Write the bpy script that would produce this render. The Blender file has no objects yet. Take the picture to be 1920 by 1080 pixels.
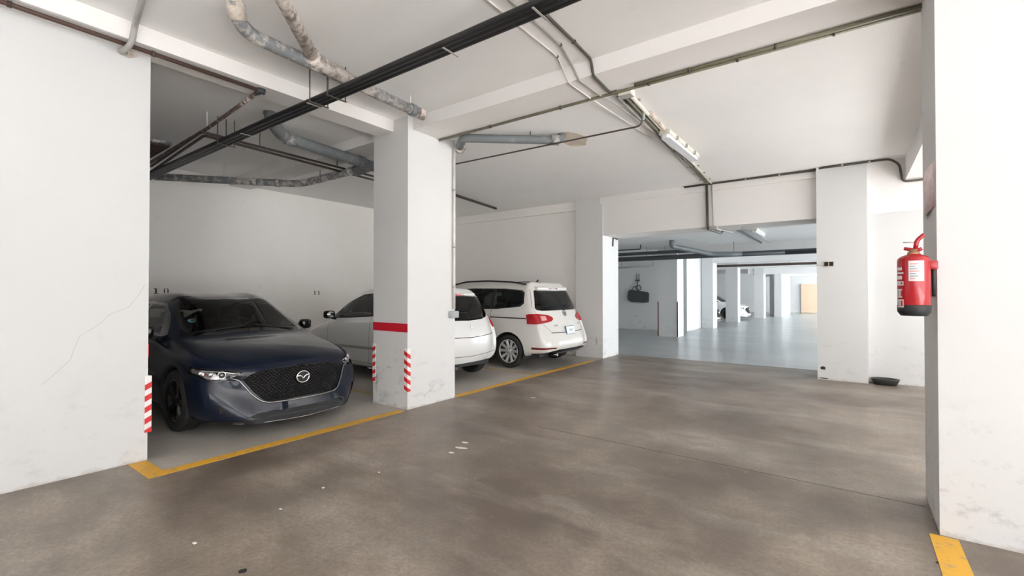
import bpy, bmesh, math, random
from mathutils import Vector, Matrix
from mathutils.bvhtree import BVHTree
random.seed(7)
SC = bpy.context.scene
COL = SC.collection
# ------------------------------------------------------------------ camera
F_PX, CAM_H, YAW, PITCH = 872.0, 1.46, math.radians(36.15), math.radians(0.65)
cam_d = bpy.data.cameras.new('camera'); cam = bpy.data.objects.new('camera', cam_d); COL.objects.link(cam)
cam.location = (0, 0, CAM_H); cam.rotation_euler = (math.radians(90) + PITCH, 0, YAW)
cam_d.sensor_width = 36.0; cam_d.lens = 36.0 * F_PX / 1920.0; cam_d.clip_start = 0.05; cam_d.clip_end = 200
SC.camera = cam
# ------------------------------------------------------------------ world, daylight, exposure
W = bpy.data.worlds.new('sky'); SC.world = W; W.use_nodes = True
W.node_tree.nodes['Background'].inputs[0].default_value = (0.85, 0.92, 1.0, 1)
W.node_tree.nodes['Background'].inputs[1].default_value = 1.0
SC.view_settings.view_transform = 'Standard'; SC.view_settings.look = 'None'
SC.view_settings.gamma = 1.0; SC.view_settings.use_curve_mapping = False
SC.view_settings.exposure = 0.30
SC.cycles.max_bounces = 16; SC.cycles.diffuse_bounces = 9; SC.cycles.transparent_max_bounces = 16
XR, YR = 9.0, -9.0             # outer walls on the right and behind, with the daylight openings
OPEN = [(-8.5, 1.6, 0.3, 3.4, 7, (1.0, 0.985, 0.965), 100), (4.8, 9.2, 0.3, 3.4, 14, (1.0, 0.985, 0.965), 100),
        (11.4, 14.2, 0.4, 2.8, 60, (0.88, 0.95, 1.0), 100), (16.6, 19.6, 0.4, 2.8, 60, (0.88, 0.95, 1.0), 100),
        (22.4, 25.6, 0.4, 2.8, 80, (0.88, 0.95, 1.0), 100), (28.4, 32.4, 0.4, 2.8, 120, (0.9, 0.96, 1.0), 100),
        (34.0, 39.0, 0.4, 2.8, 160, (0.9, 0.96, 1.0), 100)]
ROPEN = (0.5, 8.0, 0.4, 3.4, 8, (1.0, 0.985, 0.965), 100)
sun_d = bpy.data.lights.new('sun', 'SUN'); sun_d.energy = 78; sun_d.angle = math.radians(1.0); sun_d.color = (1.0, 0.985, 0.965)
sun = bpy.data.objects.new('sun', sun_d); COL.objects.link(sun); sun.rotation_euler = (0, math.radians(60), math.radians(6))
def daylight(w, h, e, colr, loc, rot):
    l = bpy.data.lights.new('daylight', 'AREA'); l.shape = 'RECTANGLE'; l.size = w; l.size_y = h
    l.energy = e * w * h; l.color = colr
    o = bpy.data.objects.new('daylight', l); COL.objects.link(o); o.location = loc; o.rotation_euler = rot
for (a, b, c, d, e, colr, tilt) in OPEN:
    daylight(b - a, d - c, e, colr, (XR + 0.9, (a + b) / 2, (c + d) / 2), (math.radians(tilt), 0, math.radians(90)))
(a, b, c, d, e, colr, tilt) = ROPEN
daylight(b - a, d - c, e, colr, ((a + b) / 2, YR - 0.9, (c + d) / 2), (math.radians(tilt), 0, 0))

# ------------------------------------------------------------------ photo pixel -> point on a known plane
def _ray(px, py):
    fw = Vector((-math.sin(YAW) * math.cos(PITCH), math.cos(YAW) * math.cos(PITCH), math.sin(PITCH)))
    rt = Vector((math.cos(YAW), math.sin(YAW), 0)); up = rt.cross(fw)
    return fw * F_PX + rt * (px - 960) + up * (540 - py)
def gz(px, py, z=0.0): d = _ray(px, py); return Vector((0, 0, CAM_H)) + d * ((z - CAM_H) / d.z)
def gx(px, py, X): d = _ray(px, py); return Vector((0, 0, CAM_H)) + d * (X / d.x)
def gy(px, py, Y): d = _ray(px, py); return Vector((0, 0, CAM_H)) + d * (Y / d.y)

# ------------------------------------------------------------------ materials
MATS = {}
def nt(name):
    m = bpy.data.materials.new(name); m.use_nodes = True; t = m.node_tree
    MATS[name] = m
    return m, t, t.nodes['Principled BSDF']
def mat(name, col, rough=0.5, metal=0.0, spec=0.5, coat=0.0, bump=0.0, bscale=60, var=0.0, vscale=6, emit=None, trans=0.0):
    if name in MATS: return MATS[name]
    m, t, b = nt(name)
    b.inputs['Base Color'].default_value = (*col, 1); b.inputs['Roughness'].default_value = rough
    b.inputs['Metallic'].default_value = metal; b.inputs['Specular IOR Level'].default_value = spec
    b.inputs['Coat Weight'].default_value = coat; b.inputs['Coat Roughness'].default_value = 0.04
    b.inputs['Transmission Weight'].default_value = trans
    if emit: b.inputs['Emission Color'].default_value = (*emit[0], 1); b.inputs['Emission Strength'].default_value = emit[1]
    tc = t.nodes.new('ShaderNodeNewGeometry')
    if var:
        n = noise(t, tc.outputs['Position'], vscale, 5, 0.6)
        mx = mixc(t, ramp(t, n, [(0.3, (0, 0, 0)), (0.7, (1, 1, 1))]), tuple(c * (1 - var) for c in col), tuple(min(1, c * (1 + var * 0.6)) for c in col))
        t.links.new(mx, b.inputs['Base Color'])
    if bump:
        n = noise(t, tc.outputs['Position'], bscale, 4, 0.6)
        bp = t.nodes.new('ShaderNodeBump'); bp.inputs['Strength'].default_value = bump; bp.inputs['Distance'].default_value = 0.01
        t.links.new(n, bp.inputs['Height']); t.links.new(bp.outputs[0], b.inputs['Normal'])
    return m
def noise(t, vec, scale, detail=4, rough=0.55, vscale=None):
    n = t.nodes.new('ShaderNodeTexNoise'); n.inputs['Scale'].default_value = scale
    n.inputs['Detail'].default_value = detail; n.inputs['Roughness'].default_value = rough
    if vscale:
        mp = t.nodes.new('ShaderNodeMapping'); mp.inputs['Scale'].default_value = vscale
        t.links.new(vec, mp.inputs['Vector']); vec = mp.outputs[0]
    t.links.new(vec, n.inputs['Vector'])
    return n.outputs['Fac']
def ramp(t, fac, stops):
    r = t.nodes.new('ShaderNodeValToRGB'); e = r.color_ramp.elements
    while len(e) < len(stops): e.new(0.5)
    for i, (p, c) in enumerate(stops): e[i].position = p; e[i].color = (*c, 1)
    t.links.new(fac, r.inputs[0]); return r.outputs[0]
def mixc(t, fac, a, b):
    m = t.nodes.new('ShaderNodeMix'); m.data_type = 'RGBA'
    for sock, v in ((m.inputs[0], fac), (m.inputs[6], a), (m.inputs[7], b)):
        if isinstance(v, (int, float)): sock.default_value = v
        elif isinstance(v, tuple): sock.default_value = (*v, 1)
        else: t.links.new(v, sock)
    return m.outputs[2]
def math_n(t, op, a, b=None):
    m = t.nodes.new('ShaderNodeMath'); m.operation = op
    for i, v in enumerate((a, b)):
        if v is None: continue
        if isinstance(v, (int, float)): m.inputs[i].default_value = v
        else: t.links.new(v, m.inputs[i])
    return m.outputs[0]
def bump(t, b, h, s, d=0.01):
    bp = t.nodes.new('ShaderNodeBump'); bp.inputs['Strength'].default_value = s; bp.inputs['Distance'].default_value = d
    t.links.new(h, bp.inputs['Height']); t.links.new(bp.outputs[0], b.inputs['Normal'])

def plaster(name, base, dirt, low=0.0):
    m, t, b = nt(name); g = t.nodes.new('ShaderNodeNewGeometry'); P = g.outputs['Position']
    n1 = noise(t, P, 1.1, 6, 0.6); n2 = noise(t, P, 7, 6, 0.65)
    c = mixc(t, ramp(t, n1, [(0.35, (0, 0, 0)), (0.75, (1, 1, 1))]), base, tuple(x * 0.965 for x in base))
    c = mixc(t, ramp(t, n2, [(0.62, (0, 0, 0)), (0.78, (.35, .35, .35))]), c, dirt)
    if low:                                   # scuffs and tyre grime within reach of bumpers
        sp = t.nodes.new('ShaderNodeSeparateXYZ'); t.links.new(P, sp.inputs[0])
        h = ramp(t, math_n(t, 'DIVIDE', sp.outputs[2], 1.6), [(0.0, (1, 1, 1)), (0.35, (.6, .6, .6)), (0.6, (0, 0, 0))])
        n3 = noise(t, P, 5, 8, 0.7, (1, 1, 1.6))
        k = math_n(t, 'MULTIPLY', h, ramp(t, n3, [(0.54, (0, 0, 0)), (0.72, (1, 1, 1))]))
        c = mixc(t, math_n(t, 'MULTIPLY', k, low), c, (0.33, 0.31, 0.30))
        f = ramp(t, math_n(t, 'ADD', math_n(t, 'MULTIPLY', sp.outputs[2], 9.0), noise(t, P, 9, 4)), [(0.5, (1, 1, 1)), (0.75, (0, 0, 0))])
        c = mixc(t, math_n(t, 'MULTIPLY', f, 0.5), c, (0.42, 0.36, 0.30))
    t.links.new(c, b.inputs['Base Color']); b.inputs['Roughness'].default_value = 0.75; b.inputs['Specular IOR Level'].default_value = 0.25
    bump(t, b, noise(t, P, 45, 6, 0.7), 0.12, 0.006)
    return m
plaster('wall_paint', (0.645, 0.648, 0.648), (0.56, 0.55, 0.54), 0.35)
plaster('pillar_paint', (0.68, 0.677, 0.674), (0.68, 0.66, 0.64), 0.75)
plaster('bay_paint', (0.92, 0.895, 0.865), (0.70, 0.67, 0.64), 0.6)
plaster('ceiling_paint', (0.90, 0.895, 0.89), (0.74, 0.72, 0.71))
plaster('beam_paint', (0.82, 0.80, 0.785), (0.70, 0.66, 0.64))

def floor_mat(name, a, b_, c_, rough, bs=0.08):
    m, t, b = nt(name); g = t.nodes.new('ShaderNodeNewGeometry'); P = g.outputs['Position']
    n1 = noise(t, P, 0.55, 7, 0.62); n2 = noise(t, P, 2.3, 8, 0.68); n3 = noise(t, P, 38, 6, 0.7)
    n4 = noise(t, P, 0.9, 5, 0.6, (0.5, 1.6, 1))
    c = mixc(t, ramp(t, n1, [(0.40, (0, 0, 0)), (0.60, (1, 1, 1))]), a, b_)
    c = mixc(t, ramp(t, n4, [(0.5, (0, 0, 0)), (0.72, (.8, .8, .8))]), c, c_)
    k2 = .55 if bs else .12
    c = mixc(t, ramp(t, n2, [(0.38, (k2, k2, k2)), (0.60, (0, 0, 0))]), c, tuple(x * 0.66 for x in a))
    if bs: c = mixc(t, ramp(t, n3, [(0.4, (.35, .35, .35)), (0.6, (0, 0, 0))]), c, tuple(x * 0.62 for x in a))
    n5 = noise(t, P, 16, 3, 0.5)                       # pale flecks
    if bs: c = mixc(t, ramp(t, n5, [(0.72, (0, 0, 0)), (0.78, (.6, .6, .6))]), c, (0.50, 0.46, 0.42))
    t.links.new(c, b.inputs['Base Color'])
    r = ramp(t, n2, [(0.3, (rough - 0.08,) * 3), (0.7, (rough + 0.14,) * 3)])
    if bs: t.links.new(r, b.inputs['Roughness'])
    else: b.inputs['Roughness'].default_value = rough
    b.inputs['Specular IOR Level'].default_value = 0.45
    if bs: bump(t, b, n3, bs, 0.004)
    return m
floor_mat('floor_concrete', (0.165, 0.130, 0.105), (0.37, 0.31, 0.255), (0.50, 0.445, 0.39), 0.38)
floor_mat('floor_bounce', (0.50, 0.495, 0.49), (0.58, 0.575, 0.57), (0.46, 0.455, 0.45), 0.6)
floor_mat('floor_bay', (0.44, 0.41, 0.37), (0.54, 0.51, 0.47), (0.36, 0.33, 0.295), 0.5)
floor_mat('floor_painted', (0.31, 0.33, 0.34), (0.38, 0.40, 0.405), (0.26, 0.27, 0.275), 0.28, 0.0)

def worn(name, col, under, amt=0.5, scale=14):
    m, t, b = nt(name); g = t.nodes.new('ShaderNodeNewGeometry'); P = g.outputs['Position']
    n = noise(t, P, scale, 8, 0.72)
    c = mixc(t, ramp(t, n, [(amt - 0.06, (1, 1, 1)), (amt + 0.06, (0, 0, 0))]), col, under)
    c = mixc(t, ramp(t, noise(t, P, 2, 4), [(0.4, (0, 0, 0)), (0.7, (.5, .5, .5))]), c, tuple(x * .75 for x in col))
    t.links.new(c, b.inputs['Base Color']); b.inputs['Roughness'].default_value = 0.6
    return m
worn('yellow_paint', (0.74, 0.40, 0.035), (0.36, 0.28, 0.19), 0.41)
worn('yellow_faded', (0.50, 0.36, 0.14), (0.36, 0.30, 0.24), 0.46)
worn('crusted_pipe', (0.20, 0.215, 0.225), (0.66, 0.60, 0.55), 0.47, 9)
worn('crusted_heavy', (0.22, 0.19, 0.17), (0.70, 0.63, 0.58), 0.53, 12)
worn('crusted_thin', (0.09, 0.06, 0.05), (0.60, 0.52, 0.46), 0.42, 14)
worn('pvc_stained', (0.17, 0.185, 0.195), (0.36, 0.35, 0.34), 0.40, 5)
mat('pvc_grey', (0.17, 0.185, 0.195), 0.45, var=0.2)
mat('pvc_dark', (0.05, 0.055, 0.06), 0.45)
mat('cable_black', (0.012, 0.012, 0.013), 0.45)
mat('pipe_brown', (0.085, 0.045, 0.035), 0.5, var=0.2)
mat('pipe_rust', (0.06, 0.04, 0.034), 0.6, var=0.3)
mat('conduit_olive', (0.20, 0.185, 0.13), 0.45, var=0.2)
mat('conduit_dark', (0.075, 0.068, 0.055), 0.45)
mat('conduit_white', (0.72, 0.69, 0.65), 0.5, var=0.15)
mat('conduit_grey', (0.40, 0.39, 0.37), 0.5, var=0.15)
mat('steel', (0.45, 0.44, 0.42), 0.4, 0.8)
mat('box_grey', (0.36, 0.40, 0.42), 0.45)
mat('lamp_body', (0.72, 0.70, 0.62), 0.5, var=0.1)
mat('lamp_cover', (0.80, 0.82, 0.86), 0.25, spec=0.6)
mat('foam', (0.62, 0.55, 0.48), 0.9, bump=0.6, bscale=40, var=0.3, vscale=20)
mat('tape_red', (0.62, 0.025, 0.03), 0.45)
mat('tape_white', (0.82, 0.80, 0.78), 0.45)
mat('paint_red', (0.60, 0.012, 0.03), 0.5)
mat('stencil_black', (0.06, 0.05, 0.045), 0.8)
mat('crack_dark', (0.50, 0.48, 0.46), 0.9)
mat('joint_dark', (0.12, 0.10, 0.09), 0.9)
mat('dark_hole', (0.02, 0.018, 0.017), 0.9)
mat('debris', (0.75, 0.72, 0.68), 0.8)
mat('ext_red', (0.43, 0.006, 0.014), 0.28, coat=0.5)
mat('ext_label', (0.80, 0.74, 0.74), 0.4)
mat('print_grey', (0.35, 0.40, 0.46), 0.5)
mat('print_pink', (0.72, 0.35, 0.37), 0.5)
mat('ext_base', (0.018, 0.022, 0.022), 0.5)
mat('brass', (0.45, 0.25, 0.14), 0.4, 0.6)
mat('sign_plastic', (0.78, 0.60, 0.60), 0.4, var=0.35, vscale=14)
mat('bowl_black', (0.035, 0.038, 0.036), 0.5)
mat('panel_dark', (0.06, 0.066, 0.07), 0.7)
mat('door_beige', (0.66, 0.50, 0.36), 0.6)
mat('stain_tan', (0.62, 0.55, 0.46), 0.85, var=0.2)
# cars
mat('paint_blue', (0.0032, 0.0075, 0.020), 0.4, 0.0, spec=0.05, coat=0.75)
mat('paint_white', (0.78, 0.785, 0.78), 0.22, coat=0.8)
mat('paint_cream', (0.74, 0.72, 0.69), 0.22, coat=0.8)
mat('paint_charcoal', (0.03, 0.035, 0.04), 0.2, coat=1.0)
mat('black_gloss', (0.008, 0.008, 0.009), 0.12, coat=0.6)
mat('black_plastic', (0.016, 0.016, 0.017), 0.5, spec=0.25)
mat('gap_black', (0.006, 0.006, 0.006), 0.8)
mat('interior', (0.035, 0.035, 0.036), 0.75)
mat('seat_cloth', (0.075, 0.075, 0.078), 0.85)
mat('tyre', (0.022, 0.021, 0.020), 0.7, bump=0.2, bscale=90)
mat('rim_black', (0.012, 0.012, 0.013), 0.25, 0.3, coat=0.5)
mat('rim_silver', (0.72, 0.71, 0.70), 0.35, 0.5)
mat('chrome', (0.80, 0.80, 0.81), 0.10, 1.0)
mat('chrome_dark', (0.30, 0.30, 0.31), 0.15, 1.0)
mat('lamp_chrome', (0.75, 0.76, 0.78), 0.15, 0.9)
mat('lens_red', (0.40, 0.004, 0.010), 0.2, coat=0.3)
mat('lens_pink', (0.75, 0.38, 0.38), 0.15, coat=1.0)
mat('lens_dark_red', (0.16, 0.01, 0.012), 0.2, coat=0.6)
mat('mirror_glass', (0.8, 0.8, 0.8), 0.03, 1.0)
mat('plate', (0.72, 0.75, 0.78), 0.4)
mat('plate_blue', (0.10, 0.18, 0.30), 0.4)
mat('sticker_teal', (0.02, 0.20, 0.27), 0.4)
mat('sticker_pale', (0.30, 0.55, 0.60), 0.4)
def glass(name, tint, refl=1.0):
    m = bpy.data.materials.new(name); m.use_nodes = True; t = m.node_tree; t.nodes.clear(); MATS[name] = m
    o = t.nodes.new('ShaderNodeOutputMaterial'); mx = t.nodes.new('ShaderNodeMixShader')
    tr = t.nodes.new('ShaderNodeBsdfTransparent'); tr.inputs[0].default_value = (*tint, 1)
    gl = t.nodes.new('ShaderNodeBsdfGlossy'); gl.inputs['Roughness'].default_value = 0.02
    fr = t.nodes.new('ShaderNodeFresnel'); fr.inputs[0].default_value = 1.5
    t.links.new(fr.outputs[0], mx.inputs[0]); t.links.new(tr.outputs[0], mx.inputs[1]); t.links.new(gl.outputs[0], mx.inputs[2])
    t.links.new(mx.outputs[0], o.inputs[0]); return m
glass('glass_clear', (0.80, 0.88, 0.83)); glass('glass_tint', (0.16, 0.18, 0.18)); glass('glass_lens', (0.92, 0.93, 0.94))
glass('glass_rear', (0.42, 0.48, 0.44))

# ------------------------------------------------------------------ mesh helpers
class MB:
    def __init__(s): s.v = []; s.f = []; s.sm = []
    def add(s, vs, fs, smooth=False):
        n = len(s.v); s.v += [Vector(v) for v in vs]
        s.f += [tuple(i + n for i in f) for f in fs]; s.sm += [smooth] * len(fs); return s
    def box(s, a, b, bev=0.0):
        x0, y0, z0 = a; x1, y1, z1 = b
        x0, x1 = min(x0, x1), max(x0, x1); y0, y1 = min(y0, y1), max(y0, y1); z0, z1 = min(z0, z1), max(z0, z1)
        if not bev:
            return s.add([(x0, y0, z0), (x1, y0, z0), (x1, y1, z0), (x0, y1, z0), (x0, y0, z1), (x1, y0, z1), (x1, y1, z1), (x0, y1, z1)],
                         [(0, 3, 2, 1), (4, 5, 6, 7), (0, 1, 5, 4), (1, 2, 6, 5), (2, 3, 7, 6), (3, 0, 4, 7)])
        bm = bmesh.new(); bmesh.ops.create_cube(bm, size=1)
        for v in bm.verts: v.co = Vector(((x0 + x1) / 2 + v.co.x * (x1 - x0), (y0 + y1) / 2 + v.co.y * (y1 - y0), (z0 + z1) / 2 + v.co.z * (z1 - z0)))
        bmesh.ops.bevel(bm, geom=list(bm.edges), offset=bev, segments=2, affect='EDGES', profile=0.6)
        bm.verts.index_update(); s.add([v.co.copy() for v in bm.verts], [[v.index for v in f.verts] for f in bm.faces], True); bm.free(); return s
    def tube(s, pts, r, seg=10, bend=0.0, caps=True, rr=None):
        pts = [Vector(p) for p in pts]
        if bend > 0 and len(pts) > 2:
            q = [pts[0]]
            for i in range(1, len(pts) - 1):
                a, b, c = pts[i - 1], pts[i], pts[i + 1]
                d = min(bend, (a - b).length * .45, (c - b).length * .45)
                p0 = b + (a - b).normalized() * d; p1 = b + (c - b).normalized() * d
                for k in range(6):
                    u = k / 5; q.append(p0 * (1 - u) ** 2 + b * 2 * u * (1 - u) + p1 * u * u)
            q.append(pts[-1]); pts = q
        n = len(pts); T = []
        for i in range(n):
            T.append((pts[min(i + 1, n - 1)] - pts[max(i - 1, 0)]).normalized())
        ref = Vector((0, 0, 1)) if abs(T[0].z) < 0.9 else Vector((1, 0, 0))
        N = (ref - T[0] * ref.dot(T[0])).normalized(); vs = []
        for i in range(n):
            N = (N - T[i] * N.dot(T[i])).normalized(); B = T[i].cross(N); ri = rr[i] if rr else r
            for k in range(seg):
                a = 2 * math.pi * k / seg; vs.append(pts[i] + (N * math.cos(a) + B * math.sin(a)) * ri)
        fs = [(i * seg + k, i * seg + (k + 1) % seg, (i + 1) * seg + (k + 1) % seg, (i + 1) * seg + k) for i in range(n - 1) for k in range(seg)]
        s.add(vs, fs, True)
        if caps:
            m = len(s.v) - len(vs)
            s.f.append(tuple(m + k for k in reversed(range(seg)))); s.f.append(tuple(m + (n - 1) * seg + k for k in range(seg))); s.sm += [False, False]
        return s
    def lathe(s, prof, seg=24, M=None, arc=2 * math.pi):
        vs = []; M = M or Matrix.Identity(4); n = len(prof)
        for k in range(seg):
            a = arc * k / seg; vs += [M @ Vector((r * math.cos(a), r * math.sin(a), z)) for r, z in prof]
        return s.add(vs, [(k * n + i, ((k + 1) % seg) * n + i, ((k + 1) % seg) * n + i + 1, k * n + i + 1) for k in range(seg) for i in range(n - 1)], True)
    def prism(s, poly, ext, M=None):
        M = M or Matrix.Identity(4); n = len(poly)
        vs = [M @ Vector((x, y, 0)) for x, y in poly] + [M @ Vector((x, y, ext)) for x, y in poly]
        return s.add(vs, [tuple(reversed(range(n))), tuple(range(n, 2 * n))] + [(i, (i + 1) % n, n + (i + 1) % n, n + i) for i in range(n)])
    def sphere(s, c, r, seg=16, sc=(1, 1, 1)):
        n = seg // 2; prof = [(math.sin(math.pi * i / n) * r, -math.cos(math.pi * i / n) * r) for i in range(n + 1)]
        return s.lathe(prof, seg, Matrix.Translation(c) @ Matrix.Diagonal((*sc, 1)))
    def torus(s, M, R, r, seg=32, sub=8, sy=1.0):
        vs = []
        for k in range(seg):
            a = 2 * math.pi * k / seg
            for j in range(sub):
                b = 2 * math.pi * j / sub
                vs.append(M @ Vector(((R + r * math.cos(b)) * math.cos(a), (R + r * math.cos(b)) * math.sin(a) * sy, r * math.sin(b))))
        return s.add(vs, [(k * sub + j, ((k + 1) % seg) * sub + j, ((k + 1) % seg) * sub + (j + 1) % sub, k * sub + (j + 1) % sub) for k in range(seg) for j in range(sub)], True)
    def build(s, name, m, parent=None, local=False):
        me = bpy.data.meshes.new(name)
        if parent is not None and not local: off = Vector(parent.get('_o', parent.location))
        elif parent is None:
            lo = [min(v[i] for v in s.v) for i in range(3)]; hi = [max(v[i] for v in s.v) for i in range(3)]
            off = Vector(((lo[0] + hi[0]) / 2, (lo[1] + hi[1]) / 2, lo[2]))
        else: off = Vector((0, 0, 0))
        me.from_pydata([tuple(v - off) for v in s.v], [], s.f); me.update()
        for p, q in zip(me.polygons, s.sm): p.use_smooth = q
        bm = bmesh.new(); bm.from_mesh(me); bmesh.ops.recalc_face_normals(bm, faces=bm.faces); bm.to_mesh(me); bm.free()
        me.materials.append(MATS[m] if isinstance(m, str) else m)
        o = bpy.data.objects.new(name, me); COL.objects.link(o)
        if parent is None: o.location = off; OFF[o.name] = off
        else: o.parent = parent
        if parent is not None:
            root = parent
            while root.parent: root = root.parent
            OFF[o.name] = Vector((0, 0, 0))
        return o
OFF = {}
def sub(o, mb, name, m):            # child of a mesh part whose own origin coincides with its thing's
    r = o
    while r.parent: r = r.parent
    x = mb.build(name, m, r); x.parent = o; return x
def tag(o, label, cat, group=None):
    o['label'] = label; o['category'] = cat
    if group: o['group'] = group
    return o
def thing(name, label, cat, loc=(0, 0, 0), rz=0.0, group=None):
    o = bpy.data.objects.new(name, None); COL.objects.link(o); o.empty_display_size = 0.1
    o.location = loc; o.rotation_euler = (0, 0, rz); tag(o, label, cat, group); return o
def struct(mb, name, m): o = mb.build(name, m); o['kind'] = 'structure'; return o
def copy_tree(o, parent=None):
    c = o.copy(); COL.objects.link(c)
    if parent is not None: c.parent = parent
    for ch in [k for k in o.children]: copy_tree(ch, c)
    return c
def frame(o, x, y, z=None):          # matrix with given origin and local x / y axes
    x = Vector(x).normalized(); y = Vector(y); z = x.cross(y).normalized(); y = z.cross(x)
    M = Matrix((x, y, z)).transposed().to_4x4(); M.translation = o; return M
def text_mb(txt, size, M, ext=0.002, bold=0.0):
    c = bpy.data.curves.new('t', 'FONT'); c.body = txt; c.size = size; c.extrude = ext; c.align_x = 'CENTER'; c.align_y = 'CENTER'; c.offset = bold; c.resolution_u = 3
    o = bpy.data.objects.new('t', c); COL.objects.link(o); bpy.context.view_layer.update()
    me = o.evaluated_get(bpy.context.evaluated_depsgraph_get()).to_mesh(); mb = MB()
    mb.add([M @ v.co for v in me.vertices], [tuple(p.vertices) for p in me.polygons]); bpy.data.objects.remove(o); bpy.data.curves.remove(c); return mb

# ================================================================== THE BUILDING
Z1, Z2, Z3 = 3.70, 3.61, 3.0
XB = -9.8
struct(MB().box((-4.5, YR, -0.2), (2.4, 10.55, 0)), 'floor', 'floor_concrete')
struct(MB().box((2.4, YR, -0.2), (XR + 3, 10.55, 0)), 'floor', 'floor_bounce')  # unseen right-hand slab, made pale and neutral to bounce light onto the ceilings
struct(MB().box((XB, YR, -0.2), (-4.5, 1.33, 0)), 'floor', 'floor_concrete')
struct(MB().box((XB, 1.33, -0.2), (-4.5, 10.55, 0)), 'floor', 'floor_bay')
struct(MB().box((-14, 10.55, -0.2), (XR, 41, 0)), 'floor', 'floor_painted')
struct(MB().box((XB, YR, Z1), (XR, 4.2, Z1 + 0.3)), 'ceiling', 'ceiling_paint')
struct(MB().box((XB, 4.2, Z2), (XR, 9.9, Z2 + 0.3)), 'ceiling', 'ceiling_paint')
struct(MB().box((-14, 10.0, Z3), (XR, 41, Z3 + 0.3)), 'ceiling', 'ceiling_paint')
struct(MB().box((-5.35, YR, 0), (-5.0, 1.42, 3.55)), 'wall_left', 'wall_paint')
struct(MB().box((XB - 0.3, YR, 0), (XB, 9.75, 4)), 'wall_back', 'bay_paint')
for q0, q1 in ((XB, ROPEN[0]), (ROPEN[1], XR)): struct(MB().box((q0, YR - .3, 0), (q1, YR, 4)), 'wall_rear', 'wall_paint')
struct(MB().box((ROPEN[0], YR - .3, 0), (ROPEN[1], YR, ROPEN[2])), 'wall_rear_sill', 'wall_paint'); struct(MB().box((ROPEN[0], YR - .3, ROPEN[3]), (ROPEN[1], YR, 4)), 'wall_rear_lintel', 'wall_paint')
e = MB().box((-14, 9.75, 0), (-4.9, 10.35, Z2)); struct(e, 'wall_end', 'bay_paint')
struct(MB().box((XB, 9.68, 3.40), (-5.17, 9.75, Z2)), 'trim_1', 'bay_paint')
# beams
struct(MB().box((-5.1, YR, 3.55), (-4.78, 3.98, Z1 + .05)), 'beam', 'beam_paint')
struct(MB().box((-4.9, 4.02, 3.545), (XR, 4.46, Z1 + .05)), 'beam', 'beam_paint')
struct(MB().box((XB, 4.06, 3.56), (-5.1, 4.46, Z1 + .05)), 'beam', 'beam_paint')
struct(MB().box((-4.6, 9.62, 2.76), (XR, 10.4, Z2 + .05)), 'beam', 'beam_paint')
struct(MB().box((-4.55, 9.58, 3.46), (-0.45, 9.62, Z2)), 'trim_2', 'beam_paint')
struct(MB().box((0.70, 4.46, 3.26), (1.15, 9.62, Z2 + .05)), 'beam', 'beam_paint')
# pillars
PIL = {}
def pillar(x0, x1, y0, y1, z, m='pillar_paint'):
    return struct(MB().box((x0, y0, 0), (x1, y1, z)), 'pillar', m)
P1 = pillar(-5.18, -4.5, 3.94, 4.8, Z1)
P2 = pillar(-5.18, -4.5, 9.60, 10.46, Z2)
PR = pillar(0.42, 1.25, 3.81, 4.46, Z1)
P3 = pillar(-0.48, 0.21, 9.47, 10.3, Z2, 'wall_paint')
struct(MB().box((0.21, 9.66, 0), (XR, 10.0, Z2)), 'wall_right', 'wall_paint')
# outer wall with openings
cuts = [YR] + [v for o_ in OPEN for v in o_[:2]] + [41]
for i in range(0, len(cuts), 2):
    struct(MB().box((XR, cuts[i], 0), (XR + 0.3, cuts[i + 1], 4)), 'wall_outer', 'wall_paint')
for (a, b, c, d, _, _, _) in OPEN:
    struct(MB().box((XR, a, 0), (XR + 0.3, b, c)), 'wall_outer_sill', 'wall_paint')
    struct(MB().box((XR, a, d), (XR + 0.3, b, 4)), 'wall_outer_lintel', 'wall_paint')
# far hall
for (x0, x1, y0, y1) in ((-5.29, -4.65, 15.6, 16.3), (-5.1, -4.65, 20.5, 21.2), (-5.2, -4.63, 25.6, 26.2), (-4.65, -4.15, 30.6, 31.3), (-4.4, -3.95, 35.0, 35.6)):
    pillar(x0, x1, y0, y1, Z3)
struct(MB().box((-14, 18.2, 0), (-5.5, 18.5, Z3)), 'wall_far_bay', 'pillar_paint')
struct(MB().box((-5.5, 18.4, 0), (-5.12, 20.6, Z3)), 'wall_far_left', 'wall_paint')
struct(MB().box((-10.5, 22, 0), (-10.2, 41, Z3)), 'wall_far_back', 'bay_paint')
struct(MB().box((-14.3, 10.3, 0), (-14, 18.4, Z3)), 'wall_far_side', 'bay_paint')
struct(MB().box((-10.5, 40.7, 0), (XR, 41, Z3)), 'wall_far_end', 'wall_paint')
for y in (15.7, 20.6, 25.7, 30.7, 35.1):
    struct(MB().box((-5, y, 2.72 if y < 30 else 2.58), (XR, y + 0.5, Z3 + .02)), 'beam', 'beam_paint')
struct(MB().box((-3.9, 33.0, 0), (-3.5, 38.0, Z3)), 'wall_far_spur', 'wall_paint')
dr = struct(MB().box((-3.05, 40.62, 0.02), (0.3, 40.7, 2.15)), 'door_1', 'door_beige')
for i in range(7): MB().box((-3.05, 40.60, 0.04 + i * 0.3), (0.3, 40.62, 0.31 + i * 0.3)).build('door_slat', 'door_beige', dr)

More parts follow.
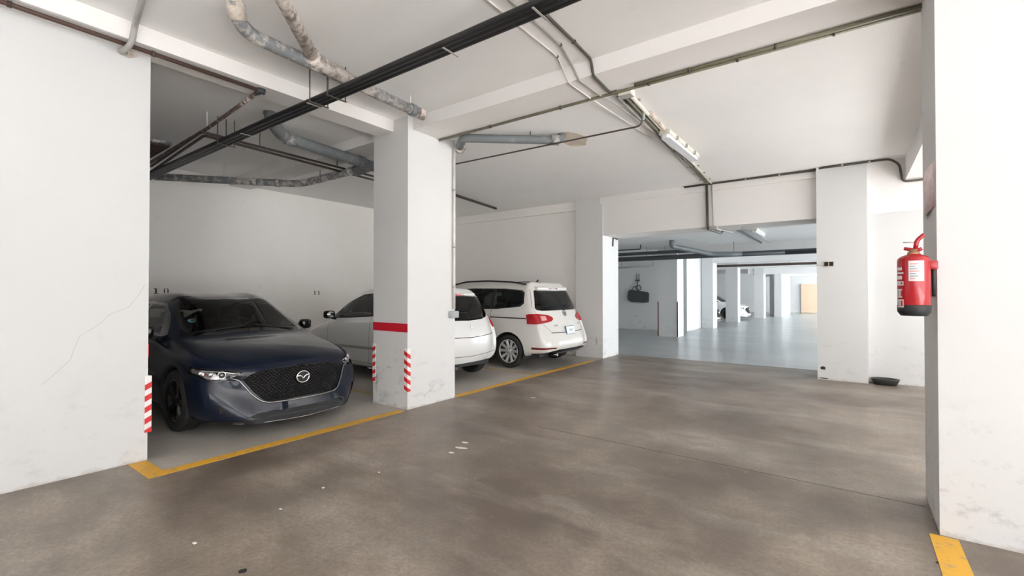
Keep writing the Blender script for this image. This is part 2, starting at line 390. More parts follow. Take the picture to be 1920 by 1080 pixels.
# floor joints (saw cuts) on the near floor
for pts in (((1163, 668), (1530, 694)), ((1010, 800), (1735, 950))):
    a, b = gz(*pts[0]), gz(*pts[1]); d = (b - a).normalized(); n = Vector((-d.y, d.x, 0)) * 0.006
    o = MB().add([a - n + Vector((0, 0, .001)), b - n + Vector((0, 0, .001)), b + n + Vector((0, 0, .001)), a + n + Vector((0, 0, .001))], [(0, 1, 2, 3)]).build('floor_joint', 'joint_dark')
    o['kind'] = 'structure'

# ================================================================== FLOOR MARKINGS, TAPES, MARKS ON WALLS
def line(x0, x1, y0, y1, label, m='yellow_paint'):
    return tag(MB().box((x0, y0, 0.0005), (x1, y1, 0.003)).build('parking_line', m), label, 'floor marking')
line(-4.59, -4.47, 1.28, 3.86, 'yellow floor line in front of the dark blue car, ending at the banded pillar')
line(-4.98, -4.59, 1.28, 1.41, 'short yellow line stub at the foot of the white wall corner')
line(-4.60, -4.48, 4.84, 9.15, 'yellow floor line running behind the two white cars from the banded pillar', 'yellow_paint')
line(-9.6, -5.25, 4.22, 4.32, 'faded yellow bay divider between the blue car and the white hatchback', 'yellow_faded')
line(-9.6, -4.60, 6.98, 7.08, 'faded yellow bay divider under the flank of the white minivan', 'yellow_faded')
line(0.37, 0.50, -2.0, 3.79, 'yellow floor line leading to the foot of the pillar with the extinguisher')
# crack, stencilled numbers
cr = [(272, 533), (262, 550), (241, 576), (205, 590), (186, 608), (150, 630), (140, 652), (132, 674), (104, 700), (78, 722)]
pts = [gx(x, y, -4.9995) for x, y in cr]; mb = MB()
wl = [o for o in COL.objects if o.name == 'wall_left'][0]
for a, b in zip(pts, pts[1:]):
    n = Vector((0, -(b - a).z, (b - a).y)).normalized() * 0.0022
    mb.add([a - n, b - n, b + n, a + n], [(0, 1, 2, 3)])
mb.build('crack', 'crack_dark', wl)
def numeral(mb, ch, y, z, h):
    X = XB + 0.001; w = h * 0.24
    def r(y0, y1, z0, z1): mb.box((X - .001, y + y0, z + z0), (X + .002, y + y1, z + z1))
    if ch == '1':
        r(-w * .5, w * .5, .04 * h, .96 * h); r(-w * 1.3, -w * .6, .9 * h, h); r(-w * 1.4, -w * .6, 0, .1 * h); r(w * .6, w * 1.4, 0, .1 * h)
    else:
        for s_ in (-1, 1):
            P = [(s_ * w * .35, 0)] + [(s_ * w * (.55 + 1.0 * math.sin(a)), h * (.5 - .5 * math.cos(a))) for a in [math.pi * k / 8 for k in range(9)]] + [(s_ * w * .35, h)]
            Q = [(s_ * w * .75, .86 * h), (s_ * w * .75, .14 * h)]
            M = frame(Vector((X, y, z)), (0, 1, 0), (0, 0, 1)); mb.prism(P + Q if s_ > 0 else list(reversed(P + Q)), 0.002, M)
for txt, px, lab in (('10', 302, 'stencilled black number 10 on the back wall above the blue car'), ('11', 594, 'stencilled black number 11 on the back wall beside the white hatchback')):
    c = gx(px, 551 if txt == '10' else 552.5, XB); h = 0.10 if txt == '10' else 0.085; mb = MB(); dy = 0.075 if txt == '10' else 0.05
    t = thing('bay_number', lab, 'number', (XB, c.y, c.z))
    for ch, e_ in ((txt[0], -dy), (txt[1], dy)): mb = MB(); numeral(mb, ch, c.y + e_, c.z, h); mb.build('digit', 'stencil_black', t)
# red band and hazard strips on the pillar, strip on the wall corner
tag(MB().box((-5.181, 3.936, 0.968), (-4.498, 3.94, 1.077)).build('red_band', 'paint_red'), 'red painted band across the pillar between the two parked cars', 'band')
tag(MB().box((-5.35, 1.42, 0.90), (-5.0, 1.424, 1.01)).build('red_band', 'paint_red'), 'red painted band on the end of the white wall beside the blue car', 'band')
def hazard(x, y, z0, z1, wx, wy, label, sx=1, th=0.006):
    # an angle strip over an arris: wx along x on the -y (or +y) face, wy along y on the +-x face
    t = thing('hazard_strip', label, 'warning strip', (x, y, z0))
    n = 5; H = z1 - z0
    dirx, diry = wx, wy
    b = MB(); b.box((x - (0.002 if wx < 0 else -0.002) * 0, y, z0), (x + wx, y - math.copysign(th, wy), z1)); b.box((x, y - math.copysign(th, wy), z0), (x + sx * th, y + wy, z1))
    b.build('backing', 'tape_white', t)
    seg = H / (2 * n)
    for k in range(n):
        za = z0 + (2 * k) * seg; m = MB(); sk = seg * 0.55
        yo = y - math.copysign(th + .001, wy); xo = x + sx * (th + .001)
        m.add([(x + wx, yo, min(za + sk, z1)), (xo, yo, za), (xo, yo, min(za + seg, z1)), (x + wx, yo, min(za + seg + sk, z1))], [(0, 1, 2, 3)])
        m.add([(xo, yo, za), (xo, y + wy, max(za - sk, z0)), (xo, y + wy, max(za + seg - sk, z0)), (xo, yo, min(za + seg, z1))], [(0, 1, 2, 3)])
        m.build('red_stripe', 'tape_red', t)
    return t
hazard(-4.5, 3.94, 0.225, 0.765, -0.055, 0.045, 'red and white hazard strip on the corridor-side corner of the banded pillar')
hazard(-5.18, 3.94, 0.275, 0.785, 0.055, 0.045, 'red and white hazard strip on the blue-car-side corner of the banded pillar', -1)
hazard(-5.0, 1.42, 0.245, 0.735, -0.05, -0.028, 'red and white hazard strip on the corner of the cracked white wall', 1, 0.022)
# scuffed hollow on the pillar and far pillar tapes
def blob(name, c, u, v, ru, rv, m, label, cat, th=0.004, parent=None):
    n = 14; M = frame(Vector(c), u, v); random.seed(int(abs(c[0] * 991 + c[2] * 37)))
    P = [(ru * math.cos(2 * math.pi * k / n) * random.uniform(.75, 1.1), rv * math.sin(2 * math.pi * k / n) * random.uniform(.75, 1.1)) for k in range(n)]
    mb = MB().prism(P, th, M)
    if parent: return mb.build(name, m, parent)
    return tag(mb.build(name, m), label, cat)
worn('scuff', (0.40, 0.385, 0.37), (0.62, 0.60, 0.58), 0.5, 20)
blob('scuff_mark', (-5.10, 3.9385, 0.27), (1, 0, 0), (0, 0, 1), 0.035, 0.13, 'scuff', '', '', 0.002, P1)
blob('scuff_mark', gy(1118, 640, 9.599), (1, 0, 0), (0, 0, 1), 0.03, 0.10, 'scuff', '', '', 0.002, P2)
for k, (a, b, z) in enumerate(((688, 700, 5), (700, 716, 3), (722, 735, 2))):
    c = gy((a + b) / 2, 690 - k, 3.938); blob('scuff_mark', c, (1, 0, 0), (0, 0, 1), 0.05, 0.008, 'scuff', '', '', 0.002, P1)
for x in (-5.30, -4.66):
    tag(MB().box((x, 15.585, 0.02), (x + 0.035, 15.6, 1.18)).build('red_strip', 'lens_dark_red'), 'dark red corner strip on the far pillar beside the hanging grey pad', 'warning strip', 'red strips on the far pillar')

# ================================================================== PIPES AND CABLES
def run(name, label, cat, pts, r, m, seg=10, bend=0.08, part='pipe', group=None):
    pts = [Vector(p) for p in pts]; t = thing(name, label, cat, tuple(pts[0]), 0, group)
    MB().tube(pts, r, seg, bend).build(part, m, t); return t
def clamp(t, p, d, r, m='steel', L=0.02, name='clamp'):
    d = Vector(d).normalized(); p = Vector(p); return MB().tube([p - d * L, p + d * L], r, 12).build(name, m, t)
def rod(t, p, ztop, r=0.006, m='pipe_rust', name='hanger_rod'):
    p = Vector(p); return MB().tube([p, (p.x, p.y, ztop)], r, 6).build(name, m, t)
# brown pipe below the bay beam, then turning into the bay
a = gz(0, 2, 3.525); b = gz(488, 170, 3.525); d = (a - b).normalized()
t = run('brown_pipe', 'thin dark brown pipe along the underside of the beam over the white wall', 'pipe', [b + d * 8, a, b], 0.019, 'pipe_brown', 8, 0)
for k in (0.9, 1.75, 2.9): clamp(t, b + d * k, d, 0.0235, 'pipe_rust', 0.012)
e2 = gz(283, 304, 3.47); p1 = gz(390, 240, 3.5)
t = run('spattered_pipe', 'thin pipe spattered with plaster branching off the brown pipe into the blue car bay', 'pipe', [b, p1, e2 + (e2 - p1) * 0.1], 0.02, 'crusted_thin', 8, 0)
MB().tube([b + Vector((0, .04, 0)), b - Vector((0, .02, 0)), b + (p1 - b).normalized() * 0.06], 0.032, 8, 0.02).build('elbow', 'pvc_dark', t)
rod(t, gz(388, 240, 3.5), Z1, 0.006, 'conduit_white')
# grey conduit dropping from the corridor ceiling onto the top of the white wall
q = gx(247, 66, -4.752); q.z = 3.50
P = [gz(285, -60, 3.67), gz(259, 26, 3.67), gx(253, 48, -4.752), q, Vector((-4.90, q.y - .03, 3.475)), gx(234, 98, -4.985)]
t = run('wall_conduit', 'pale conduit bending over the beam down to the top of the white wall', 'conduit', P, 0.022, 'conduit_grey', 10, 0.08)
blob('filler_patch', gx(238, 99, -4.999), (0, 1, 0), (0, 0, 1), .075, .04, 'foam', '', '', .006, wl)
# two thin brown pipes crossing the bay
for k, (q, lab) in enumerate(((((283, 312), (378, 247), (702, 331)), 'upper of two thin brown pipes crossing the blue car bay ceiling'), (((283, 322), (383, 254), (702, 338)), 'lower of two thin brown pipes crossing the blue car bay ceiling'))):
    z = 3.46 - 0.03 * k
    P = [gz(*c, z) for c in q]; t = run('thin_pipe', lab, 'pipe', P, 0.017, 'pipe_rust', 8, 0.05)
    if k == 0:
        for c in ((424, 259), (487, 276), (632, 313)): rod(t, gz(*c, z), Z1)
# rack of pipes behind the wall corner
t = thing('pipe_rack', 'rack of brown pipes under a pale bar at the end of the white wall', 'pipe rack', tuple(gz(318, 272, 3.5)))
MB().tube([gz(268, 259, 3.56), gz(321, 270, 3.56)], 0.028, 8).build('bar', 'crusted_pipe', t)
for k in range(6):
    p = gz(276 + 8 * k, 266 + 1.6 * k, 3.5); MB().tube([p, (XB + .02, p.y + 0.02, 3.46)], 0.02, 8).build('pipe', 'pipe_rust', t)
# black cable bundle
y0, y1 = gz(1003, 0, 3.40).y, gz(1086, 0, 3.40).y
L = [gz(1042, 0, 3.4), gz(500, 231, 3.4), gz(300, 321, 3.385)]
t = thing('cable_bundle', 'bundle of black service pipes crossing the ceiling below the beams', 'pipe bundle', tuple(L[1]))
n = 5
for k in range(n):
    o_ = Vector((0, (k - (n - 1) / 2) * (y1 - y0 - .066) / (n - 1), 0.004 * ((k % 2) * 2 - 1)))
    MB().tube([Vector((5.9, L[0].y, 3.42)) + o_, L[0] + o_, L[1] + o_, L[2] + o_, Vector((XB + .05, L[2].y - .05, 3.33)) + o_ * .8], 0.0265, 10, 0.3).build('black_pipe', 'cable_black', t)
for px, py in ((598, 188), (631, 176), (424, 266)):
    p = gz(px, py, 3.4); hw = (y1 - y0) / 2 + 0.012
    for s_ in (-1, 1): rod(t, (p.x, p.y + s_ * hw, 3.36), Z1 if p.x > -4.78 or p.x < -5.1 else 3.55, 0.006, 'conduit_dark')
    MB().box((p.x - .012, p.y - hw - .01, 3.352), (p.x + .012, p.y + hw + .01, 3.358)).build('hanger_bar', 'conduit_dark', t)
for px, py in ((465, 247), (590, 190), (845, 88), (1012, 14)):
    p = gz(px, py, 3.4); hw = (y1 - y0) / 2
    MB().box((p.x - .008, p.y - hw, 3.355), (p.x + .008, p.y + hw, 3.36)).build('strap', 'conduit_grey', t)
# crusted drain with branch in the corridor
A = [gz(438, 12, 3.66) + Vector((0, 0, .05)), gz(446, 38, 3.60), gz(470, 66, 3.57), gz(777, 208, 3.53)]
t = run('drain_pipe', 'grey drain pipe crusted with plaster under the corridor ceiling, capped beside the banded pillar', 'pipe', A, 0.056, 'crusted_pipe', 14, 0.1)
d = (A[3] - A[2]).normalized()
clamp(t, A[3] - d * .03, d, 0.066, 'pvc_stained', 0.035, 'end_cap'); rod(t, A[3] - d * .06 + Vector((0, 0, .05)), Z1, 0.008, 'conduit_white')
MB().tube([A[0] + Vector((0, 0, .03)), A[1]], 0.068, 12).build('foam_collar', 'foam', t)
for k in (1.0, 1.9): clamp(t, A[2] + d * k, d, 0.064, 'crusted_heavy', 0.04, 'coupling')
p = gz(588, 110, 3.585); q = gz(528, -4, 3.60)
t = run('branch_pipe', 'whitish plaster crusted branch pipe meeting the grey corridor drain', 'pipe', [q + (q - p) * 1.5, q, p], 0.052, 'crusted_heavy', 12, 0)
clamp(t, p, (q - p), 0.075, 'crusted_heavy', 0.06, 'coupling')
MB().tube([p, A[2] + d * 0.95], 0.07, 12).build('junction', 'crusted_heavy', t)
# thick grey pipe in the bay
B = [gz(506, 217, 3.66) + Vector((0, 0, .05)), gz(512, 232, 3.56), gz(530, 256, 3.53), gz(640, 292, 3.46), gz(716, 318, 3.42)]
t = run('drain_pipe', 'thick grey drain pipe with elbow under the ceiling of the blue car bay', 'pipe', B, 0.078, 'pvc_stained', 14, 0.15)
d = (B[4] - B[3]).normalized()
clamp(t, B[3] + d * .35, d, 0.092, 'pvc_grey', 0.05, 'coupling'); clamp(t, B[2] + (B[3] - B[2]) * .12, B[3] - B[2], 0.09, 'crusted_pipe', 0.06, 'coupling')
clamp(t, B[3] + d * .75, d, 0.092, 'pvc_grey', 0.05, 'coupling')
Cc = [gz(668, 318, 3.42), gz(600, 336, 3.42), gz(561, 345, 3.42), gz(420, 338, 3.42), gz(290, 331, 3.43)]
t = run('drain_pipe', 'plaster spattered drain pipe along the back wall of the blue car bay', 'pipe', Cc, 0.062, 'crusted_pipe', 12, 0.2)
MB().tube([Cc[0] + Vector((0, 0, -.02)), B[3] + d * .5], 0.085, 12).build('junction', 'pvc_stained', t)
for k in (0.3, 0.6): p = Cc[2] * (1 - k) + Cc[3] * k; clamp(t, p, Cc[3] - Cc[2], 0.07, 'crusted_heavy', 0.03, 'coupling')
rod(t, Cc[3], Z1, 0.005, 'conduit_white'); rod(t, Cc[1], Z1, 0.005)
# pipes round the far side of the banded pillar
P = gx(847, 262, -4.465); q = gx(847, 580, -4.465)
t = run('wall_conduit', 'white vertical conduit down the corridor face of the banded pillar', 'conduit', [(-4.475, 4.755, 3.50), (-4.475, 4.755, q.z)], 0.020, 'conduit_white', 10, 0)
for z in (1.55, 2.1, 2.9): clamp(t, (-4.475, 4.755, z), (0, 0, 1), 0.026, 'conduit_grey', 0.010)
c = gx(848, 590, -4.46)
t = thing('junction_box', 'small grey junction box at the foot of the white pillar conduit', 'junction box', (-4.47, 4.74, c.z - .05))
MB().box((-4.5, 4.67, c.z - .045), (-4.43, 4.81, c.z + .05), 0.008).build('body', 'box_grey', t)
MB().box((-4.43, 4.69, c.z - .035), (-4.425, 4.79, c.z + .04)).build('lid', 'conduit_grey', t)
A = [gx(836, 259, -4.40), gz(868, 259, 3.5), gz(1048, 263, 3.5), gz(1058, 256, 3.55)]; A[0] = Vector((-4.42, 4.80, A[1].z))
t = run('drain_pipe', 'grey drain pipe leaving the top of the banded pillar over the white cars', 'pipe', [A[0], A[1], A[2], Vector((A[2].x - .02, A[2].y + .12, Z2))], 0.055, 'pvc_stained', 14, 0.08)
clamp(t, A[0] + Vector((0.0, .02, 0)), A[1] - A[0], 0.075, 'crusted_heavy', 0.05, 'collar'); clamp(t, A[2] - (A[2] - A[1]) * .04, A[2] - A[1], 0.068, 'crusted_pipe', 0.05, 'coupling')
rod(t, A[1] + (A[2] - A[1]) * .7, Z2, 0.006)
c2 = [o for o in COL.objects if o.name.startswith('ceiling')][1]
blob('stain', Vector((A[2].x, A[2].y + .35, Z2 - .003)), (1, 0, 0), (0, 1, 0), 0.22, 0.35, 'stain_tan', '', '', 0.002, c2)
u = gz(1208, 207, Z2 - .02); yy = u.y
t = run('thin_conduit', 'thin dark conduit hanging below the ceiling over the white cars', 'conduit', [gy(800, 318, yy), gy(857, 307, yy), gy(1202, 236, yy), u], 0.011, 'conduit_dark', 8, 0.06)
MB().tube([gy(1206, 226, yy), u], 0.016, 8).build('sleeve', 'box_grey', t)
run('short_pipe', 'short dark pipe stub on the ceiling above the minivan', 'pipe', [gz(820, 354, 3.55), gz(857, 367, 3.55), gz(930, 391, 3.55)], 0.03, 'pipe_rust', 10, 0)
t = run('olive_conduit', 'long olive conduit along the far edge of the corridor beam', 'conduit', [(-4.48, 4.475, 3.525), (0.42, 4.475, 3.525)], 0.017, 'conduit_olive', 8, 0)
for x in (-3.6, -2.6, -1.6, -0.8, -0.1): clamp(t, (x, 4.475, 3.525), (1, 0, 0), 0.022, 'conduit_dark', 0.010)
t = run('olive_conduit', 'second olive conduit beside the long one, from the splice box to the extinguisher pillar', 'conduit', [(gz(1190, 160, 3.525).x, 4.425, 3.525), (0.42, 4.425, 3.525)], 0.018, 'conduit_olive', 8, 0)
for x in (-1.2, -0.5): clamp(t, (x, 4.425, 3.525), (1, 0, 0), 0.023, 'conduit_dark', 0.010)
# cables from the corridor ceiling down the beam face
def cable(label, top, face, bot, along, r, m):
    def cl(p): p.y = min(p.y, 3.97); return p
    tp = [cl(gz(*c, Z1 - .012)) for c in top]; fc = [gy(*c, 4.004) for c in face]; fc[-1].z = 3.53; bt = [gz(*c, 3.53) for c in bot]; al = [gz(*c, Z2 - .012) for c in along]
    u_ = (4.48 - bt[-1].y) / (al[0].y - bt[-1].y) if al[0].y > 4.5 and bt[-1].y < 4.46 else None
    ed = []
    if u_: xe = bt[-1].x + (al[0].x - bt[-1].x) * u_; ed = [Vector((xe, 4.48, 3.53)), Vector((xe, 4.52, Z2 - .014))]
    P = [tp[0] + (tp[0] - tp[1]) * .8] + tp + [Vector((fc[0].x, 4.004, Z1 - .012))] + fc[1:] + bt + ed + al
    t = run('ceiling_cable', label, 'cable', P, r, m, 8, 0.05, 'cable')
    for c in top[1:]: p = gz(*c, Z1 - .012); clamp(t, p, p - P[0], r * 1.5, 'conduit_dark', 0.008)
    return t
cable('thin white cable, outermost of three bending down the corridor beam', [(914, 0), (1045, 106)], [(1055, 122), (1066, 155)], [(1108, 185)], [(1222, 259)], 0.008, 'conduit_white')
cable('grey cable, middle of three bending down the corridor beam', [(956, 0), (1051, 84)], [(1073, 112), (1085, 145)], [(1124, 178), (1150, 192)], [(1238, 258)], 0.010, 'conduit_grey')
cable('dark conduit, nearest the splice box, bending down the corridor beam', [(1016, 20), (1076, 78)], [(1108, 104), (1112, 138)], [(1140, 170)], [(1192, 205), (1240, 252)], 0.014, 'conduit_dark')
t = thing('splice_box', 'small pale splice box where the ceiling conduits cross', 'junction box', tuple(gz(1176, 172, 3.53)))
c = gz(1176, 172, 3.52); MB().box(c - Vector((.09, .03, .03)), c + Vector((.05, .09, .03)), 0.006).build('body', 'lamp_body', t)
MB().box(c - Vector((.08, .02, .034)), c + Vector((.04, .08, -.028))).build('lid', 'conduit_grey', t)
# lamp rail with fluorescent lamp
a, b = gz(1180, 176, Z2 - .03), gz(1333, 343, Z2 - .03); d = (b - a).normalized(); sd = Vector((d.y, -d.x, 0))
t = thing('lamp_rail', 'long pale rail of conduits along the corridor ceiling carrying the tube lamp', 'rail', tuple(a))
MB().tube([a, b], 0.022, 8).build('conduit', 'lamp_body', t); MB().tube([a - sd * .06, b - sd * .06], 0.018, 8).build('conduit', 'conduit_olive', t)
MB().tube([a - sd * .13, b - sd * .10], 0.012, 8).build('conduit', 'conduit_grey', t)
for k in range(9):
    p = a + (b - a) * (k + .5) / 9; MB().box(p - sd * .15 - d * .012 + Vector((0, 0, .012)), p + sd * .04 + d * .012 + Vector((0, 0, .03))).build('bracket', 'conduit_grey', t)
for k in range(3): p = a + (b - a) * (0.14 + .07 * k); MB().tube([p + sd * .03, p + sd * .03 + d * .3], 0.028, 8).build('foam_bead', 'foam', t)
a, b = gz(1246, 254, 3.50), gz(1302, 299, 3.50); d = (b - a).normalized(); sd = Vector((d.y, -d.x, 0)); M = frame(a, d, Vector((0, 0, 1)).cross(d)); Ln = (b - a).length
t = thing('tube_lamp', 'fluorescent tube lamp with clear white cover on the corridor ceiling', 'ceiling lamp', tuple(a))
mb = MB(); mb.prism([(0, -.07), (Ln, -.07), (Ln, .07), (0, .07)], 0.055, M @ Matrix.Translation((0, 0, .015))); mb.build('housing', 'lamp_body', t)
MB().prism([(0.03, -.055), (Ln - .03, -.055), (Ln, -.03), (Ln, .03), (Ln - .03, .055), (.03, .055), (0, .03), (0, -.03)], 0.05, M @ Matrix.Translation((0, 0, -.03))).build('cover', 'lamp_cover', t)
for k in (0.2, .5, .8): MB().box(a + d * Ln * k - Vector((.012, .012, .0)) + sd * .07, a + d * Ln * k + Vector((.012, .012, .05)) + sd * .085).build('clip', 'steel', t)
# conduit along the end beam
P = [gy(1283, 346, 9.56), gy(1340, 338, 9.56), gy(1529, 317, 9.56), gy(1540, 314, 9.44), gy(1640, 297, 9.44), gy(1668, 296, 9.44), Vector((.62, 9.52, 3.50)), Vector((.66, 9.56, 3.225)), Vector((1.25, 9.58, 3.225))]
for p in P: p.z = min(p.z, 3.586)
P[2].y = P[1].y = P[0].y = 9.552; P[3].y = P[4].y = P[5].y = 9.445
t = run('dark_conduit', 'dark conduit running along the top of the far beam and around the white pillar', 'conduit', P, 0.018, 'conduit_dark', 8, 0.06)
for k in (1, 2): p = P[1] + (P[2] - P[1]) * k / 3; clamp(t, p, P[2] - P[1], 0.026, 'conduit_grey', 0.015)
for k in (.4, .9): p = P[3] + (P[4] - P[3]) * k; clamp(t, p, P[4] - P[3], 0.026, 'conduit_grey', 0.015)
for k, (c0, c1, r, m, lab) in enumerate((((1325, 343), (1327, 424), .025, 'conduit_dark', 'thick dark conduit dropping down the face of the far beam'), ((1334, 340), (1338, 428), .014, 'conduit_grey', 'thin grey conduit dropping down the face of the far beam'))):
    p, q = gy(*c0, 9.575), gy(*c1, 9.575)
    q.z = 2.72; run('drop_conduit', lab, 'conduit', [p, q, (q.x + .05 + .12 * k, 10.5, 2.72), (q.x + .1 + .12 * k, 10.9, Z3 - .04), (q.x + .1 + .12 * k, 15.5, Z3 - .04)], r, m, 8, 0.06)
t = thing('splice_box', 'small splice box at the foot of the far beam conduits', 'junction box', tuple(gy(1339, 428, 9.55)))
c = gy(1339, 428, 9.56); MB().box(c - Vector((.06, .04, .03)), c + Vector((.06, .04, .04)), .006).build('body', 'conduit_grey', t)
# far hall services
t = thing('tube_lamp', 'fluorescent tube lamp on the ceiling of the far hall beyond the beam', 'ceiling lamp', (-1.85, 12.2, Z3))
MB().box((-1.91, 12.2, Z3 - .06), (-1.79, 13.5, Z3)).build('housing', 'lamp_body', t); MB().box((-1.90, 12.22, Z3 - .10), (-1.80, 13.48, Z3 - .06), .01).build('cover', 'lamp_cover', t)
for z, y, xa, xb, r, m, lab in ((2.62, 15.1, -9.5, -1.5, .075, 'pvc_dark', 'lower black pipe crossing the far hall in front of the strip-marked pillar'),
                         (2.80, 15.2, -9.5, -4.0, .055, 'pvc_dark', 'upper black pipe crossing the far hall in front of the strip-marked pillar'),
                         (2.62, 21.3, -6.0, 2.0, .05, 'pipe_rust', 'brown pipe crossing the middle of the far hall'),
                         (2.50, 17.9, -9.5, -5.6, .03, 'conduit_grey', 'grey pipe along the far bay wall above the hanging pad')):
    t = run('far_pipe', lab, 'pipe', [(xa, y, z), (xb, y, z)], r, m, 10, 0)
    if y == 15.1:
        MB().tube([(-1.5, y, z), (1.5, y, z)], r, 10).build('pipe', m, t)
        MB().tube([(-4.2, 13.6, Z3), (-4.2, 13.6, 2.82), (-3.4, 14.9, 2.64), (-2.6, 15.1, 2.62)], .075, 10, .15).build('elbow', 'pvc_grey', t)
    for k in range(3): rod(t, (xa + (xb - xa) * (k + .5) / 3, y, z), Z3)
MBx = MB().tube([(-9.5, 14.3, 2.86), (-5.4, 14.3, 2.86), (-5.4, 14.3, Z3)], .02, 8, .05); tag(MBx.build('thin_conduit', 'conduit_dark'), 'thin dark conduit hung above the black pipes of the far hall', 'conduit')
# pad with wire coils on the far bay wall
c = gy(1197, 555, 18.19); M = frame(c, (1, 0, 0), (0, 0, 1)); s = (gy(1217, 555, 18.19) - gy(1177, 555, 18.19)).x
t = thing('hanging_pad', 'dark grey rounded pad hung below wire coils on the far bay wall', 'wall pad', tuple(c))
MB().prism([(-.5 * s, -.05), (-.46 * s, .18), (-.36 * s, .26), (.42 * s, .16), (.5 * s, .1), (.48 * s, -.24), (.3 * s, -.27), (-.3 * s, -.24), (-.46 * s, -.16)], 0.08, M).build('pad', 'panel_dark', t)
for dx, dz, R in ((-.10, .28, .10), (.04, .33, .10)): MB().torus(M @ Matrix.Translation((dx, dz, .1)), R, .018, 20, 6).build('wire_coil', 'conduit_dark', t)
MB().tube([M @ Vector((-.03, .38, .06)), M @ Vector((-.02, .62, .05))], .02, 6).build('hook', 'conduit_dark', t)
MB().box(M @ Vector((-.10, .60, 0)), M @ Vector((.06, .66, .08))).build('bracket', 'conduit_dark', t)
for dx in (-.06, .04): MB().tube([M @ Vector((dx, .66, .03)), M @ Vector((dx, .90, .03))], .012, 6).build('cable', 'conduit_dark', t)
# small things on walls and floor
p = gx(1152, 446, -4.49); tag(MB().tube([gx(1163, 444, -4.485), gx(1157, 449, -4.485), gx(1150, 444, -4.485), gx(1149, 462, -4.485)], .016, 6, .05).build('loose_cable', 'conduit_dark'), 'loose dark cable end on the pillar beside the minivan', 'cable')
c = gy(1554, 495, 9.47); t = thing('switch_box', 'small dark open switch box on the white pillar across the corridor', 'switch', tuple(c))
MB().box(c - Vector((.075, .02, .045)), c + Vector((.075, 0, .045)), .005).build('frame', 'stain_tan', t)
for s_ in (-1, 1): MB().box(c + Vector((s_ * .035 - .028, -.024, -.034)), c + Vector((s_ * .035 + .028, -.02, .034))).build('socket', 'dark_hole', t)
MB().tube([c + Vector((-.075, -.01, 0)), (-0.482, 9.46, c.z - .015)], .008, 6).build('wire', 'conduit_white', t)
blob('hole', gy(1543, 690, 9.47), (1, 0, 0), (0, 0, 1), .04, .03, 'dark_hole', '', '', .003, P3)
blob('scrape', gy(1544, 709, 9.47), (1, 0, 0), (0, 0, 1), .07, .008, 'dark_hole', '', '', .003, P3)
c = gz(1660, 722); c.y = 9.52; t = thing('rubber_bowl', 'low black rubber tub on the floor against the white wall', 'tub', tuple(c))
MB().lathe([(0.001, .012), (.12, .012), (.15, .10), (.165, .10), (.165, .085), (.13, 0), (.001, 0)], 20, Matrix.Translation(c) @ Matrix.Diagonal((1.1, .75, 1, 1))).build('shell', 'bowl_black', t)
FL = [(864, 840, .07, .018), (846, 849, .03, .012), (606, 915, .012, .010), (526, 955, .012, .008), (365, 1019, .015, .010), (711, 886, .010, .008), (1000, 746, .04, .015), (872, 830, .035, .016)]
for i, (x, y, r1, r2) in enumerate(FL):
    lab = {0: 'larger crumpled white scrap lying on the corridor floor', 1: 'small white scrap beside the larger crumpled scrap', 7: 'second small white scrap touching the larger crumpled scrap', 6: 'thin pale flake on the floor beyond the banded pillar'}.get(i, 'tiny pale flake lying on the open corridor floor')
    o = blob('paint_flake', gz(x, y) + Vector((0, 0, .0005)), (1, .3, 0), (-.3, 1, 0), r1, r2, 'debris', lab, 'flake', .004)
    if i in (2, 3, 4, 5): o['group'] = 'pale flakes on the corridor floor'
for x, y in ((455, 1071), (1765, 1057)):
    o = blob('floor_plug', gz(x, y) + Vector((0, 0, .0005)), (1, 0, 0), (0, 1, 0), .022, .022, 'dark_hole', 'small round black spot on the corridor floor', 'spot', .002); o['group'] = 'black spots on the floor'
# sign plate and fire extinguisher on the right pillar
ya, yb = gx(1750, 350, .42).y, gx(1739, 350, .42).y
t = thing('wall_sign', 'curled pink and white sign plate on the pillar above the extinguisher', 'sign', (.42, ya, 2.0))
mb = MB(); vs = []; ns = 6
for k in range(ns + 1):
    u = k / ns; vs += [(.418 - .018 * math.sin(u * 2.4), ya - .06 + (yb - ya + .10) * u, 2.0 - .03 * u), (.418 - .018 * math.sin(u * 2.4), ya - .06 + (yb - ya + .10) * u, 2.28 - .02 * u)]
n_ = len(vs); vs += [(x + .003, y, z) for x, y, z in vs]
fs = [(2 * k, 2 * k + 2, 2 * k + 3, 2 * k + 1) for k in range(ns)] + [(n_ + 2 * k, n_ + 2 * k + 1, n_ + 2 * k + 3, n_ + 2 * k + 2) for k in range(ns)] + [(0, 1, n_ + 1, n_), (2 * ns, n_ + 2 * ns, n_ + 2 * ns + 1, 2 * ns + 1)] + [(2 * k, n_ + 2 * k, n_ + 2 * k + 2, 2 * k + 2) for k in range(ns)] + [(2 * k + 1, 2 * k + 3, n_ + 2 * k + 3, n_ + 2 * k + 1) for k in range(ns)]
mb.add(vs, fs, True).build('plate', 'sign_plastic', t)
R = 0.080; cx = .42 - R - .03; cpos = gx(1714, 592, cx); cz = cpos.z; cy = cpos.y
t = thing('fire_extinguisher', 'red fire extinguisher with white label hung on the pillar', 'fire extinguisher', (cx, cy, cz))
M = Matrix.Translation((cx, cy, cz)); Hh = gx(1714, 478, cx).z - cz
MB().lathe([(.001, .02), (R * .9, .02), (R, .04), (R, Hh * .90), (R * .96, Hh * .945), (R * .8, Hh * .98), (R * .45, Hh * 1.01), (.03, Hh * 1.02), (.001, Hh * 1.02)], 40, M).build('cylinder', 'ext_red', t)
MB().lathe([(.001, 0), (R * .8, 0), (R * 1.01, .025), (R * 1.02, .065), (R * .98, .07)], 40, M).build('base_ring', 'ext_base', t)
